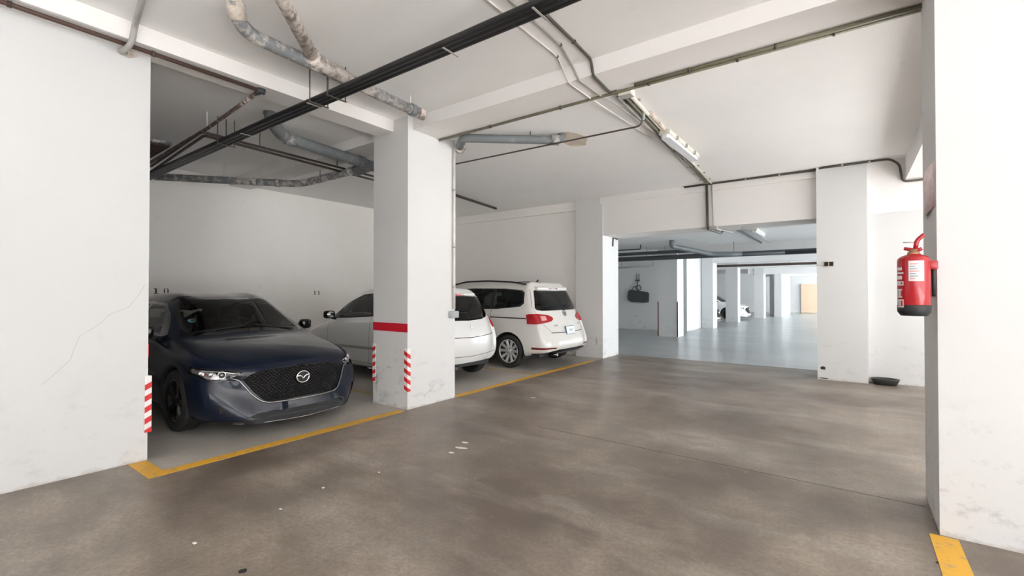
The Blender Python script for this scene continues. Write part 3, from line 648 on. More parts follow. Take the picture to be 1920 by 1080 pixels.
MB().lathe([(.03, Hh * 1.015), (.03, Hh * 1.05), (.022, Hh * 1.05), (.022, Hh * 1.10), (.001, Hh * 1.10)], 16, M).build('valve', 'brass', t)
tow = Vector((-cx, -cy, 0)).normalized(); sd = Vector((tow.y, -tow.x, 0))          # handles lie across the view
hz_ = cz + Hh
MB().tube([Vector((cx, cy, hz_ + .045)) + sd * .045, Vector((cx, cy, hz_ + .035)) + sd * .01, Vector((cx, cy, hz_ + .03)) - sd * .02, Vector((cx, cy, hz_ + .04)) - sd * .04], .011, 8, .02).build('carry_handle', 'ext_red', t)
MB().tube([Vector((cx, cy, hz_ + .028)) - sd * .008, Vector((cx, cy, hz_ + .09)) - sd * .015, Vector((cx, cy, hz_ + .125)) - sd * .05], .012, 8, .02, rr=None).build('lever', 'ext_red', t)
MB().tube([Vector((cx, cy, hz_ + .08)) - sd * .01, Vector((cx, cy, hz_ + .083)) + sd * .05], .003, 6).build('safety_pin', 'steel', t)
ang0 = math.atan2(tow.y, tow.x)
def curved(a0, a1, z0, z1, rr, n=10):
    mb = MB(); vs = []
    for k in range(n + 1):
        a = a0 + (a1 - a0) * k / n; vs += [(cx + rr * math.cos(a), cy + rr * math.sin(a), cz + z0), (cx + rr * math.cos(a), cy + rr * math.sin(a), cz + z1)]
    return mb.add(vs, [(2 * k, 2 * k + 2, 2 * k + 3, 2 * k + 1) for k in range(n)], True)
# angles increase anticlockwise seen from above, so image right is larger angle
lb = curved(ang0 - .30, ang0 + .62, Hh * .57, Hh * .90, R + .0015).build('label', 'ext_label', t)
for i in range(7):
    z = Hh * (.60 + .04 * i); sub(lb, curved(ang0 - .22, ang0 + .1 + .06 * ((i * 3) % 5), z, z + .007, R + .003), 'print_line', 'print_grey' if i % 3 else 'print_pink')
for i, (z0, z1) in enumerate(((.14, .27), (.30, .44), (.50, .57), (.60, .66), (.69, .72), (.75, .80))):
    lb = curved(ang0 - 1.25, ang0 - .62 - .12 * (i % 2), Hh * z0, Hh * z1, R + .0015, 6).build('instruction_print', 'ext_label', t)
    if i < 3:
        for j in range(2): sub(lb, curved(ang0 - 1.12 + .28 * j, ang0 - .98 + .28 * j, Hh * (z0 + .02), Hh * (z1 - .02), R + .003, 3), 'print_mark', 'paint_red' if j else 'print_grey')
MB().box((cx + R * .8, cy - .03, cz + Hh * .76), (.42, cy + .03, cz + Hh * .90), .004).build('wall_bracket', 'ext_red', t)
MB().tube([(cx + .01, cy + .03, hz_ + .02), (cx + R + .012, cy + .02, hz_ - .06), (cx + R + .012, cy, cz + .12)], .010, 8, .04).build('hose', 'ext_base', t)

# ================================================================== CARS
class Car:
    """Body shell lofted from measured sections (s = metres behind the nose, y = half width, z = height),
    smoothed, then cut along window, lamp and shut lines into separate parts."""
    def __init__(c, name, label, L, paint, secs, front, rear, loc, rz, group=None, zm=lambda z: z):
        c.zm = zm; c.L = L; c.root = thing(name, label, 'car', loc, rz, group)
        c.paint = paint; c.make(secs, front, rear)
    def X(c, s): return c.L / 2 - s
    def make(c, secs, front, rear):
        nj = len(secs[0]); k4 = nj - 5; idx = {}; V = []
        def add(key, p):
            if key not in idx: idx[key] = len(V); V.append(p)
            return idx[key]
        F = []
        def vert(i, j, sd):
            s, y, z = secs[i][j]
            if j == nj - 1: return add((i, j, 0), (c.X(s), 0.0, z))
            return add((i, j, sd), (c.X(s), sd * y, z))
        n = len(secs)
        for i in range(n - 1):
            for j in range(nj - 1):
                for sd in (1, -1): F.append([vert(i, j, sd), vert(i + 1, j, sd), vert(i + 1, j + 1, sd), vert(i, j + 1, sd)])
        for tagc, i, (cen, prof, drop, pw) in (('F', 0, front), ('R', n - 1, rear)):
            ring = secs[i]; m = 4
            left = ring[:k4 + 1]; top = ring[k4:]
            rows = k4
            def cs(y, z):       # s of the cap surface at (y, z)
                for (z0, s0), (z1, s1) in zip(prof, prof[1:]):
                    if z <= z1 or (z1, s1) == prof[-1]:
                        u = max(0, min(1, (z - z0) / (z1 - z0))); s = s0 + (s1 - s0) * u; break
                d = drop * (abs(y) / ring[2][1]) ** pw
                return s + d if tagc == 'F' else s - d
            def cp(r, q, sd):
                if q == 0: return vert(i, r, sd)
                if r == rows: return vert(i, k4 + q, sd)
                u = q / m; v = r / rows
                P0, P1 = left[0], left[rows]; yl, zl = left[r][1], left[r][2]; zc = cen[r]
                yt, zt = top[q][1], top[q][2]; yb, zb = left[0][1] * (1 - u), left[0][2] * (1 - u) + cen[0] * u
                y = (1 - u) * yl + (1 - v) * yb + v * yt - ((1 - u) * (1 - v) * left[0][1] + (1 - u) * v * left[rows][1])
                z = (1 - u) * zl + u * zc + (1 - v) * zb + v * zt - ((1 - u) * (1 - v) * left[0][2] + u * (1 - v) * cen[0] + (1 - u) * v * left[rows][2] + u * v * top[m][2])
                if q == m: return add((tagc, r, q, 0), (c.X(cs(0, zc)), 0, zc))
                return add((tagc, r, q, sd), (c.X(cs(y, z)), sd * y, z))
            for r in range(rows):
                for q in range(m):
                    for sd in (1, -1): F.append([cp(r, q, sd), cp(r, q + 1, sd), cp(r + 1, q + 1, sd), cp(r + 1, q, sd)])
        T = [Vector(v) for v in V]; cage = [v.copy() for v in T]
        me = bpy.data.meshes.new('cage'); me.from_pydata([tuple(v) for v in V], [], F)
        bm = bmesh.new(); bm.from_mesh(me); bmesh.ops.recalc_face_normals(bm, faces=bm.faces); bm.to_mesh(me); bm.free()
        o = bpy.data.objects.new('cage', me); COL.objects.link(o); md = o.modifiers.new('s', 'SUBSURF'); md.levels = 1; md.render_levels = 1
        N = len(V)
        for it in range(5):
            md.levels = 1 if it < 4 else 3
            for k, v in enumerate(cage): me.vertices[k].co = v
            me.update(); o.update_tag(); bpy.context.view_layer.update()
            dg = bpy.context.evaluated_depsgraph_get(); ev = o.evaluated_get(dg); em = ev.to_mesh()
            if it < 4:
                for k in range(N): cage[k] += (T[k] - em.vertices[k].co) * 0.8
            else:
                bm = bmesh.new(); bm.from_mesh(em)
            ev.to_mesh_clear()
        bpy.data.objects.remove(o); bpy.data.meshes.remove(me)
        c.bm = bm; c.id = bm.faces.layers.int.new('pid'); c.nx = bm.verts.layers.float_vector.new('nrm'); c.parts = [('body', c.paint, 0.0, None)]
        bm.normal_update()
        if sum(f.normal.z * f.calc_area() for f in bm.faces if f.calc_center_median().z > 1.2) < 0:
            bmesh.ops.reverse_faces(bm, faces=bm.faces); bm.normal_update()
        c.bvh = BVHTree.FromBMesh(bm)
    def hit(c, o, d):
        h = c.bvh.ray_cast(Vector(o), Vector(d)); return h[0], h[1]
    def f(c, y, z, off=0.0): p, n = c.hit((c.L / 2 + 2, y, z), (-1, 0, 0)); return p + n * off if p else Vector((c.L / 2, y, z))
    def r(c, y, z, off=0.0): p, n = c.hit((-c.L / 2 - 2, y, z), (1, 0, 0)); return p + n * off if p else Vector((-c.L / 2, y, z))
    def sd(c, s, z, sg, off=0.0): p, n = c.hit((c.X(s), sg * 3, z), (0, -sg, 0)); return p + n * off if p else Vector((c.X(s), sg * .8, z))
    def top(c, s, y, off=0.0): p, n = c.hit((c.X(s), y, 4), (0, 0, -1)); return p + n * off if p else Vector((c.X(s), y, 1))
    def _uv(c, proj, p):
        return (c.X(p.x) if proj == 'side' else p.y if proj in ('front',) else c.X(p.x), p.y if proj == 'top' else p.z)
    def cut(c, name, m, proj, poly, cond=None, off=0.0, parent=None, pid=None):
        bm = c.bm; cond = cond or (lambda p, n: True)
        if proj != 'top': poly = [(u, c.zm(v)) for u, v in poly]
        us = [p[0] for p in poly]; vs = [p[1] for p in poly]; mg = 0.06
        def cand():
            out = []
            for f_ in bm.faces:
                p = f_.calc_center_median(); u, v = c._uv(proj, p)
                if min(us) - mg < u < max(us) + mg and min(vs) - mg < v < max(vs) + mg and cond(p, f_.normal): out.append(f_)
            return out
        fs = cand(); n = len(poly)
        for i in range(n):
            (u0, v0), (u1, v1) = poly[i], poly[(i + 1) % n]
            if proj == 'side': co = Vector((c.X(u0), 0, v0)); dv = Vector((-(u1 - u0), 0, v1 - v0)); no = dv.cross(Vector((0, 1, 0)))
            elif proj == 'front': co = Vector((0, u0, v0)); dv = Vector((0, u1 - u0, v1 - v0)); no = dv.cross(Vector((1, 0, 0)))
            else: co = Vector((c.X(u0), v0, 0)); dv = Vector((-(u1 - u0), v1 - v0, 0)); no = dv.cross(Vector((0, 0, 1)))
            g = set(fs)
            for f_ in fs: g.update(f_.edges); g.update(f_.verts)
            res = bmesh.ops.bisect_plane(bm, geom=list(g), dist=1e-5, plane_co=co, plane_no=no.normalized())
            fs = [q for q in res['geom'] if isinstance(q, bmesh.types.BMFace) and q.is_valid]
        if pid is None: pid = len(c.parts); c.parts.append((name, m, off, parent))
        for f_ in fs:
            u, v = c._uv(proj, f_.calc_center_median()); ins = False
            for i in range(n):
                (x0, y0), (x1, y1) = poly[i], poly[(i + 1) % n]
                if (y0 > v) != (y1 > v) and u < (x1 - x0) * (v - y0) / (y1 - y0) + x0: ins = not ins
            if ins: f_[c.id] = pid
        return pid
    def gap(c, proj, line, cond=None, w=0.006, closed=False):
        if not hasattr(c, 'gpid'): c.gpid = len(c.parts); c.parts.append(('panel_gap', 'gap_black', -0.003, None))
        L = list(line) + ([line[0]] if closed else [])
        for (a, b) in zip(L, L[1:]):
            d = Vector((b[0] - a[0], b[1] - a[1])); d.normalize(); nn = Vector((-d.y, d.x)) * w / 2; d = d * w * .3
            c.cut('', '', proj, [(a[0] - d.x - nn.x, a[1] - d.y - nn.y), (b[0] + d.x - nn.x, b[1] + d.y - nn.y), (b[0] + d.x + nn.x, b[1] + d.y + nn.y), (a[0] - d.x + nn.x, a[1] - d.y + nn.y)], cond, pid=c.gpid)
    def arch(c, s, z, r):
        for sg in (1, -1):
            c.cut('arch', None, 'side', [(s + r * math.cos(2 * math.pi * k / 28), z + r * math.sin(2 * math.pi * k / 28)) for k in range(28)], lambda p, n, sg=sg: p.y * sg > 0.35)
            y0, y1 = sg * 0.45, None
            mb = MB(); prof = []
            pr = c.sd(s + r * .7, z + r * .72, sg); ye = pr.y - sg * 0.012
            Mx = Matrix.Translation((c.X(s), 0, z)) @ Matrix.Rotation(math.radians(-90), 4, 'X')
            n = 20; vs = []
            for k in range(n + 1):
                a = math.pi * (-0.12) + math.pi * 1.24 * k / n
                for y in (y0, ye): vs.append((c.X(s) - r * 1.0 * math.cos(a), y, z + r * 1.0 * math.sin(a)))
            mb.add(vs, [(2 * k, 2 * k + 1, 2 * k + 3, 2 * k + 2) for k in range(n)], True)
            mb.add([(c.X(s) - r * math.cos(-.12 * math.pi + math.pi * 1.24 * k / n), y0, z + r * math.sin(-.12 * math.pi + math.pi * 1.24 * k / n)) for k in range(n + 1)], [tuple(range(n + 1))])
            mb.build('arch_liner', 'interior', c.root, True)
    def finish(c, lining=True):
        bm = c.bm; bm.normal_update(); obs = {}
        nrm = {}
        dv = {}
        for v in bm.verts: dv[v] = v.normal.copy()
        for pid, (name, m, off, par) in enumerate(c.parts):
            if m is None: continue
            fs = [f for f in bm.faces if f[c.id] == pid]
            if not fs: continue
            vi = {}; V = []; N = []; FF = []
            for f in fs:
                row = []
                for v in f.verts:
                    if v not in vi: vi[v] = len(V); V.append(v.co + dv[v] * off); N.append(dv[v])
                    row.append(vi[v])
                FF.append(row)
            me = bpy.data.meshes.new(name); me.from_pydata([tuple(v) for v in V], [], FF); me.update()
            for p in me.polygons: p.use_smooth = True
            me.normals_split_custom_set_from_vertices([tuple(n) for n in N]); me.materials.append(MATS[m])
            o = bpy.data.objects.new(name, me); COL.objects.link(o); o.parent = obs[par] if par else c.root; obs[pid] = o
            if pid == 0: c.body = o
            if name == 'body' and lining:
                fz = [f for f in FF if all(V[i].z > 0.30 for i in f)]
                me = bpy.data.meshes.new('interior_lining'); me.from_pydata([tuple(v - n * 0.022) for v, n in zip(V, N)], [], [list(reversed(f)) for f in fz]); me.update()
                me.materials.append(MATS['interior']); o2 = bpy.data.objects.new('interior_lining', me); COL.objects.link(o2); o2.parent = c.root
        c.bm.free(); c.obs = obs; return obs
    def mb(c, m, name, material, parent=None):
        o = m.build(name, material, c.root, True)
        if parent: o.parent = parent
        return o
    def wheel(c, s, y, r, w, sg, rim_m, spokes, rr=0.72, steer=0, twin=False):
        M = Matrix.Translation((c.X(s), sg * y, r)) @ Matrix.Rotation(steer, 4, 'Z') @ Matrix.Rotation(math.radians(-90) * sg, 4, 'X')
        h = w / 2; R = r; q = rr * r          # local z points outward
        prof = [(q * .97, -h * .85), (q * 1.06, -h), (R * .93, -h), (R * .985, -h * .8), (R, -h * .5), (R, h * .5), (R * .985, h * .8), (R * .93, h), (q * 1.06, h), (q * .97, h * .85), (q * .94, h * .6)]
        t = c.mb(MB().lathe(prof, 48, M), 'wheel', 'tyre'); t['label'] = 'road wheel with black tyre'
        tr = MB()
        for k in (-.45, -.15, .15, .45): tr.lathe([(R + .0006, h * k - .005), (R + .0006, h * k + .005)], 48, M)
        c.mb(tr, 'tread_groove', 'gap_black', t)
        rim = MB().lathe([(q * .99, h * .88), (q * .96, h * .9), (q * .90, h * .78), (q * .88, -h * .6), (q * .3, -h * .62), (.001, -h * .62)], 40, M); c.mb(rim, 'rim_barrel', 'rim_black' if rim_m != 'rim_silver' else 'interior', t)
        c.mb(MB().lathe([(q * .995, h * .86), (q * .995, h * .93), (q * .93, h * .90), (q * .90, h * .74)], 48, M), 'rim_lip', rim_m, t)
        for k in range(spokes):
            for e in ((-.09, .09) if twin else (0,)):
                a = 2 * math.pi * k / spokes + e * (1 if twin else 0); ca, sa = math.cos(a), math.sin(a); u = Vector((ca, sa, 0)); v = Vector((-sa, ca, 0)); z = Vector((0, 0, 1))
                w0, w1 = (.016, .022) if twin else (.028, .036); m = MB(); vs = []
                for rad, ww, zz in ((q * .12, w0, h * .62), (q * .55, w0, h * .72), (q * .95, w1, h * .80)):
                    for sx, dz in ((-1, -.02), (-.6, 0), (.6, 0), (1, -.02)): vs.append(M @ (u * rad + v * ww * sx + z * (zz + dz)))
                m.add(vs, [(4 * i + j, 4 * i + j + 1, 4 * i + 5 + j, 4 * i + 4 + j) for i in range(2) for j in range(3)]); c.mb(m, 'spoke', rim_m, t)
        c.mb(MB().lathe([(.001, h * .74), (.03, h * .74), (.034, h * .70), (.06, h * .62), (.07, h * .5)], 20, M), 'hub_cap', rim_m, t)
        for k in range(5):
            a = 2 * math.pi * (k + .5) / 5; c.mb(MB().tube([M @ Vector((.052 * math.cos(a), .052 * math.sin(a), h * .5)), M @ Vector((.052 * math.cos(a), .052 * math.sin(a), h * .67))], .009, 6), 'wheel_nut', 'chrome_dark', t)
        return t
    def mirror(c, s, y, z, sg, m, w=.20):
        b = MB(); x = c.X(s)
        b.box((x - .055, sg * (y - .01), z - .07), (x + .07, sg * (y + w), z + .07), .045); o = c.mb(b, 'door_mirror', m)
        c.mb(MB().tube([(x + .01, sg * (y - .08), z - .09), (x, sg * (y + .05), z - .055)], .022, 8), 'mirror_arm', 'black_plastic', o)
        c.mb(MB().lathe([(.001, .001), (.055, .0), (.056, -.004)], 20, Matrix.Translation((x - .057, sg * (y + w / 2), z)) @ Matrix.Diagonal((1, 1.4, 1, 1)) @ Matrix.Rotation(math.radians(-90), 4, 'Y')), 'mirror_glass', 'mirror_glass', o)
    def seat(c, s, y, z=.30, w=.48, rake=.28, H=.62):
        x = c.X(s); t = c.mb(MB().box((x - .05, y - w / 2, z), (x + .45, y + w / 2, z + .16), .05), 'seat', 'seat_cloth')
        b = MB(); vs = []; bm = bmesh.new(); bmesh.ops.create_cube(bm, size=1)
        for v in bm.verts: v.co = Vector((v.co.x * .13 - (v.co.z + .5) * H * rake, v.co.y * w * (1 - .22 * (v.co.z + .5)), (v.co.z + .5) * H))
        bmesh.ops.bevel(bm, geom=list(bm.edges), offset=.045, segments=2, affect='EDGES'); bm.verts.index_update()
        b.add([v.co + Vector((x, y, z + .1)) for v in bm.verts], [[v.index for v in f.verts] for f in bm.faces], True); bm.free(); c.mb(b, 'backrest', 'seat_cloth', t)
        hx = x - H * rake - .02; c.mb(MB().box((hx - .05, y - .13, z + H + .13), (hx + .04, y + .13, z + H + .29), .035), 'headrest', 'seat_cloth', t)
        for e in (-.06, .06): c.mb(MB().tube([(hx, y + e, z + H + .02), (hx, y + e, z + H + .16)], .007, 6), 'headrest_post', 'chrome', t)
    def steering(c, s, y, z, R=.18):
        M = Matrix.Translation((c.X(s), y, z)) @ Matrix.Rotation(math.radians(-65), 4, 'Y'); m = MB().torus(M, R, .016, 28, 8); t = c.mb(m, 'steering_wheel', 'black_plastic')
        c.mb(MB().sphere(M.translation, .06, 12, (.6, 1, 1)), 'wheel_hub', 'black_plastic', t)
        for a in (0, math.pi, -math.pi / 2): c.mb(MB().tube([M.translation, M @ Vector((R * math.sin(a) * 1.0, R * math.cos(a), 0))], .013, 6), 'wheel_spoke', 'black_plastic', t)

def mir(poly, sg): return [(sg * a, b) for a, b in poly]
PS = lambda sg: (lambda p, n: p.y * sg > 0.2)

# ---------------------------------------------------------------- dark blue hatchback (nose towards the corridor)
def S(s, pts): return [(s + ds, y, z) for (ds, y, z) in pts]
secs = [
 [(.44, .74, .155), (.40, .80, .22), (.37, .845, .40), (.42, .845, .57), (.44, .80, .685), (.32, .66, .71), (.245, .47, .725), (.21, .24, .735), (.20, 0, .74)],
 S(.68, [(0, .76, .16), (0, .86, .22), (0, .890, .42), (0, .890, .62), (-.02, .845, .755), (-.06, .73, .80), (-.09, .50, .835), (-.11, .25, .855), (-.12, 0, .86)]),
 S(1.06, [(0, .76, .16), (0, .87, .22), (0, .900, .42), (0, .900, .66), (0, .865, .80), (-.02, .765, .875), (-.06, .54, .91), (-.09, .27, .93), (-.10, 0, .935)]),
 S(1.42, [(0, .76, .16), (0, .87, .22), (0, .897, .42), (0, .900, .68), (0, .872, .855), (-.02, .79, .945), (-.04, .74, .97), (-.19, .36, .985), (-.24, 0, .99)]),
 S(1.76, [(0, .76, .16), (0, .86, .22), (0, .885, .42), (0, .897, .68), (0, .880, .885), (0, .835, .955), (0, .655, 1.175), (-.13, .34, 1.195), (-.18, 0, 1.20)]),
 S(2.12, [(0, .76, .16), (0, .86, .22), (0, .880, .42), (0, .895, .68), (0, .880, .895), (0, .838, .965), (.0, .575, 1.375), (-.07, .30, 1.405), (-.11, 0, 1.41)]),
 S(2.65, [(0, .76, .16), (0, .86, .22), (0, .880, .42), (0, .895, .68), (0, .882, .91), (0, .838, .98), (0, .575, 1.405), (0, .30, 1.445), (0, 0, 1.45)]),
 S(3.25, [(0, .76, .16), (0, .86, .22), (0, .885, .42), (0, .897, .68), (0, .885, .93), (0, .83, 1.01), (0, .555, 1.375), (0, .29, 1.415), (0, 0, 1.42)]),
 S(3.80, [(0, .76, .16), (0, .86, .22), (0, .895, .42), (0, .900, .68), (0, .88, .95), (0, .79, 1.06), (0, .52, 1.295), (0, .28, 1.33), (0, 0, 1.34)]),
 [(4.25, .72, .20), (4.28, .78, .26), (4.33, .82, .42), (4.30, .83, .70), (4.22, .80, .95), (4.18, .70, 1.06), (4.10, .50, 1.21), (4.06, .27, 1.25), (4.05, 0, 1.26)]]
front = ([.15, .30, .46, .60, .74], [(.10, .03), (.20, .0), (.30, .05), (.46, .085), (.60, .11), (.68, .13), (.74, .20)], .34, 2.6)
rear = ([.20, .40, .60, .90, 1.26], [(.20, 4.38), (.40, 4.46), (.70, 4.44), (.95, 4.40), (1.26, 4.05)], .12, 2.2)
mz = Car('hatchback_car', 'dark blue hatchback parked nose out with black mesh grille', 4.46, 'paint_blue', secs, front, rear, (-4.73 - 2.23, 2.75, 0), 0)
FR = 1.05; RR = 3.775
isf = lambda p, n: p.x > mz.X(.80)
up_ = lambda p, n: n.z > 0.05 and p.z > .93
mz.arch(FR, .335, .365); mz.arch(RR, .335, .365)
# glasshouse
ws = [(1.225, 0), (1.24, .36), (1.36, .655), (1.415, .70), (1.74, .640), (2.05, .575), (2.06, .53), (1.995, .30), (1.96, 0)]
ws = ws + [(a, -b) for a, b in reversed(ws[1:-1])]
mz.cut('windscreen_surround', 'black_gloss', 'top', [(a + (.02 if a > 1.9 else -.02), b * 1.012) for a, b in ws], up_)
inner = [(1.27, 0), (1.285, .36), (1.40, .625), (1.44, .65), (1.75, .595), (2.00, .535), (2.01, .50), (1.955, .28), (1.925, 0)]
WS = mz.cut('windscreen', 'glass_clear', 'top', inner + [(a, -b) for a, b in reversed(inner[1:-1])], up_)
for sg in (1, -1):
    tr = [(1.50, .965), (1.62, 1.055), (1.86, 1.21), (2.14, 1.335), (2.6, 1.36), (3.1, 1.335), (3.45, 1.26), (3.62, 1.17), (3.60, 1.09), (3.3, 1.035), (2.6, 1.0), (1.9, .98)]
    mz.cut('window_trim', 'black_gloss', 'side', tr, PS(sg))
    mz.cut('side_window', 'glass_clear', 'side', [(1.72, 1.0), (1.92, 1.20), (2.16, 1.305), (2.52, 1.325), (2.52, 1.02), (1.9, 1.0)], PS(sg), -.003)
    mz.cut('side_window', 'glass_clear', 'side', [(2.62, 1.022), (2.62, 1.325), (3.05, 1.305), (3.36, 1.23), (3.34, 1.06)], PS(sg), -.003)
mz.cut('rear_window', 'glass_rear', 'top', [(3.93, .46), (4.16, .52), (4.30, .50), (4.30, -.50), (4.16, -.52), (3.93, -.46)], lambda p, n: n.z > .05 and p.z > .98)
# front end
GR = [(-.56, .585), (-.50, .635), (-.38, .672), (0, .688), (.38, .672), (.50, .635), (.56, .585), (.47, .44), (.40, .365), (.34, .35), (-.34, .35), (-.40, .365), (-.47, .44)]
mz.cut('grille_backing', 'gap_black', 'front', GR, isf, -.035)
mz.cut('lower_intake', 'black_plastic', 'front', [(-.54, .225), (-.47, .255), (.47, .255), (.54, .225), (.50, .205), (-.50, .205)], isf, -.02)
mz.cut('front_lip', 'black_plastic', 'front', [(-.86, .13), (-.86, .185), (-.45, .20), (.45, .20), (.86, .185), (.86, .13)], isf, .004)
HL = {}
for sg in (1, -1):
    h = mir([(.545, .655), (.63, .600), (.75, .575), (.84, .600), (.93, .685), (.93, .722), (.80, .712), (.66, .690)], sg)
    HL[sg] = mz.cut('headlight', 'black_gloss', 'front', h, lambda p, n, sg=sg: p.x > mz.X(.74) and p.y * sg > .4, -.03)
    mz.cut('lamp_reflector', 'lamp_chrome', 'front', mir([(.74, .605), (.82, .615), (.90, .68), (.90, .705), (.77, .695)], sg), lambda p, n, sg=sg: p.x > mz.X(.74) and p.y * sg > .4, -.026, HL[sg])
    mz.cut('bumper_vent', 'black_plastic', 'front', mir([(.70, .27), (.74, .36), (.765, .36), (.75, .27)], sg), isf, -.01)
    ps = PS(sg)
    mz.gap('side', [(1.55, .25), (1.50, .5), (1.49, .8), (1.52, .95)], ps); mz.gap('side', [(2.57, .25), (2.57, .99)], ps); mz.gap('side', [(1.55, .25), (2.6, .24), (3.3, .25), (3.48, .5), (3.52, .75), (3.45, 1.05)], ps)
    mz.cut('sill_trim', 'black_plastic', 'side', [(1.45, .14), (1.45, .225), (3.4, .225), (3.4, .14)], ps, .003)
    mz.gap('top', [(1.30, sg * .80), (.95, sg * .775), (.62, sg * .735), (.36, sg * .66)], lambda p, n: n.z > .1)
    mz.gap('front', mir([(.575, .655), (.60, .70)], sg), isf, .008)
mz.gap('front', [(-.60, .705), (-.4, .715), (0, .728), (.4, .715), (.60, .705)], isf)
G = {}
# ray helper points must be taken before the mesh is split
gpt = {}
for iy in range(-30, 31):
    for iz in range(0, 20): gpt[(iy, iz)] = mz.f(iy * .0185, .345 + iz * .018, -.018)
chr_l = [mz.f(y, z, .006) for y, z in [(-.68, .62), (-.585, .585), (-.50, .44), (-.43, .365), (-.36, .340), (-.18, .335), (0, .334), (.18, .335), (.36, .340), (.43, .365), (.50, .44), (.585, .585), (.68, .62)]]
bd = mz.f(0, .555, .006); lens = {sg: [mz.f(sg * y, z, 0) for y, z in ((.71, .645), (.785, .655), (.84, .665))] for sg in (1, -1)}
hl_bar = {sg: [mz.f(sg * y, z, -.012) for y, z in ((.61, .652), (.70, .675), (.80, .690), (.86, .695))] for sg in (1, -1)}
hl_low = {sg: [mz.f(sg * y, z, -.012) for y, z in ((.62, .628), (.70, .606), (.77, .602))] for sg in (1, -1)}
lip_l = [mz.f(y, .150 + .03 * (abs(y) / .8) ** 2, .008) for y in [-.80, -.6, -.4, -.2, 0, .2, .4, .6, .80]]
wip = {k: mz.top(*k, .012) for k in ((1.30, .55), (1.33, .05), (1.31, -.05), (1.36, -.58))}
stick = mz.top(1.60, -.53, -.008); stn = mz.hit((mz.X(1.60), -.53, 4), (0, 0, -1))[1]
inpoly = lambda u, v, P: sum(((P[i][1] > v) != (P[(i + 1) % len(P)][1] > v)) and u < (P[(i + 1) % len(P)][0] - P[i][0]) * (v - P[i][1]) / (P[(i + 1) % len(P)][1] - P[i][1]) + P[i][0] for i in range(len(P))) % 2 == 1
obs = mz.finish()
# grille mesh: rows of small gloss black cells
m = MB()
for (iy, iz), p in gpt.items():
    if (iy + iz) % 2: continue
    y, z = iy * .0185, .345 + iz * .018
    if inpoly(y, z, [(a * .97, b) for a, b in GR]):
        m.add([p + Vector((.006, -.013, .004)), p + Vector((.012, 0, -.006)), p + Vector((.006, .013, .004)), p + Vector((-.006, 0, .012))], [(0, 1, 2), (0, 2, 3)])
        m.add([p + Vector((-.004, -.017, .000)), p + Vector((-.004, 0, -.014)), p + Vector((-.004, .017, .0)), p + Vector((.004, 0, -.010))], [(0, 1, 3), (3, 1, 2)])
o = mz.mb(m, 'grille_mesh', 'black_gloss'); o['kind'] = 'stuff'
mz.mb(MB().tube(chr_l, .010, 8, .03), 'grille_wing', 'chrome_dark')['label'] = 'dark chrome wing under the grille'
mz.mb(MB().tube(lip_l, .006, 6), 'lip_edge', 'chrome_dark')
M = frame(bd + Vector((.004, 0, 0)), (0, 1, 0), (0, 0, 1)); eb = mz.mb(MB().torus(M, .070, .007, 36, 8, .86), 'badge', 'chrome'); eb['label'] = 'chrome winged oval badge'
mz.mb(MB().lathe([(.001, -.004), (.068, -.004)], 30, M @ Matrix.Diagonal((1, .86, 1, 1))), 'badge_plate', 'black_gloss', eb)
for sg in (1, -1):
    wing = [M @ Vector((sg * a, b, .004)) for a, b in ((0, -.022), (.016, .004), (.036, .016), (.064, .012))]
    mz.mb(MB().tube(wing, .008, 8, .01, rr=None), 'badge_wing', 'chrome', eb)
    hl = obs[HL[sg]]; L3 = lens[sg]
    Mr = frame(L3[0] + Vector((-.012, 0, -.002)), (0, 1, 0), (0, 0, 1)) @ Matrix.Rotation(sg * .5, 4, 'Y')
    mz.mb(MB().torus(Mr, .034, .006, 28, 8), 'light_ring', 'lamp_chrome', hl); mz.mb(MB().sphere(L3[0] + Vector((-.022, 0, -.002)), .024, 14), 'projector', 'chrome_dark', hl)
    for p in L3[1:]: mz.mb(MB().sphere(p + Vector((-.02, -sg * .008, -.004)), .027, 12, (.6, 1, .9)), 'reflector', 'lamp_chrome', hl)
    mz.mb(MB().tube(hl_bar[sg], .007, 6), 'light_bar', 'lamp_chrome', hl); mz.mb(MB().tube(hl_low[sg], .005, 6), 'light_bar', 'lamp_chrome', hl)
    mz.mirror(1.72, .885, 1.02, sg, 'black_gloss', .14)
    for s in (FR, RR): mz.wheel(s, .79, .325, .205, sg, 'rim_black', 5, .70, steer=0, twin=True)
mz.mb(MB().tube([wip[(1.30, .55)], wip[(1.33, .05)]], .008, 6), 'wiper', 'black_plastic'); mz.mb(MB().tube([wip[(1.31, -.05)], wip[(1.36, -.58)]], .008, 6), 'wiper', 'black_plastic')
fs_ = frame(stick, (0, 1, 0), Vector((-stn.z, 0, stn.x)))
st = mz.mb(MB().lathe([(.001, 0), (.045, 0), (.045, -.001)], 20, fs_), 'window_sticker', 'sticker_teal'); st['label'] = 'round teal sticker inside the windscreen'
mz.mb(MB().torus(fs_, .028, .006, 20, 6), 'sticker_print', 'sticker_pale', st)
mz.mb(MB().box((mz.X(2.02), -.70, .62), (mz.X(1.45), .70, .93), .06), 'dashboard', 'interior'); mz.mb(MB().box((mz.X(4.2), -.74, .20), (mz.X(.6), .74, .30)), 'floor_pan', 'interior')
mz.mb(MB().box((mz.X(1.99), -.08, 1.22), (mz.X(1.95), .08, 1.29), .015), 'rear_view_mirror', 'black_plastic')
mz.seat(2.55, .36); mz.seat(2.55, -.36); mz.seat(3.40, .34, .32, .6, .25, .5); mz.seat(3.40, -.34, .32, .6, .25, .5); mz.steering(2.02, .36, .92)

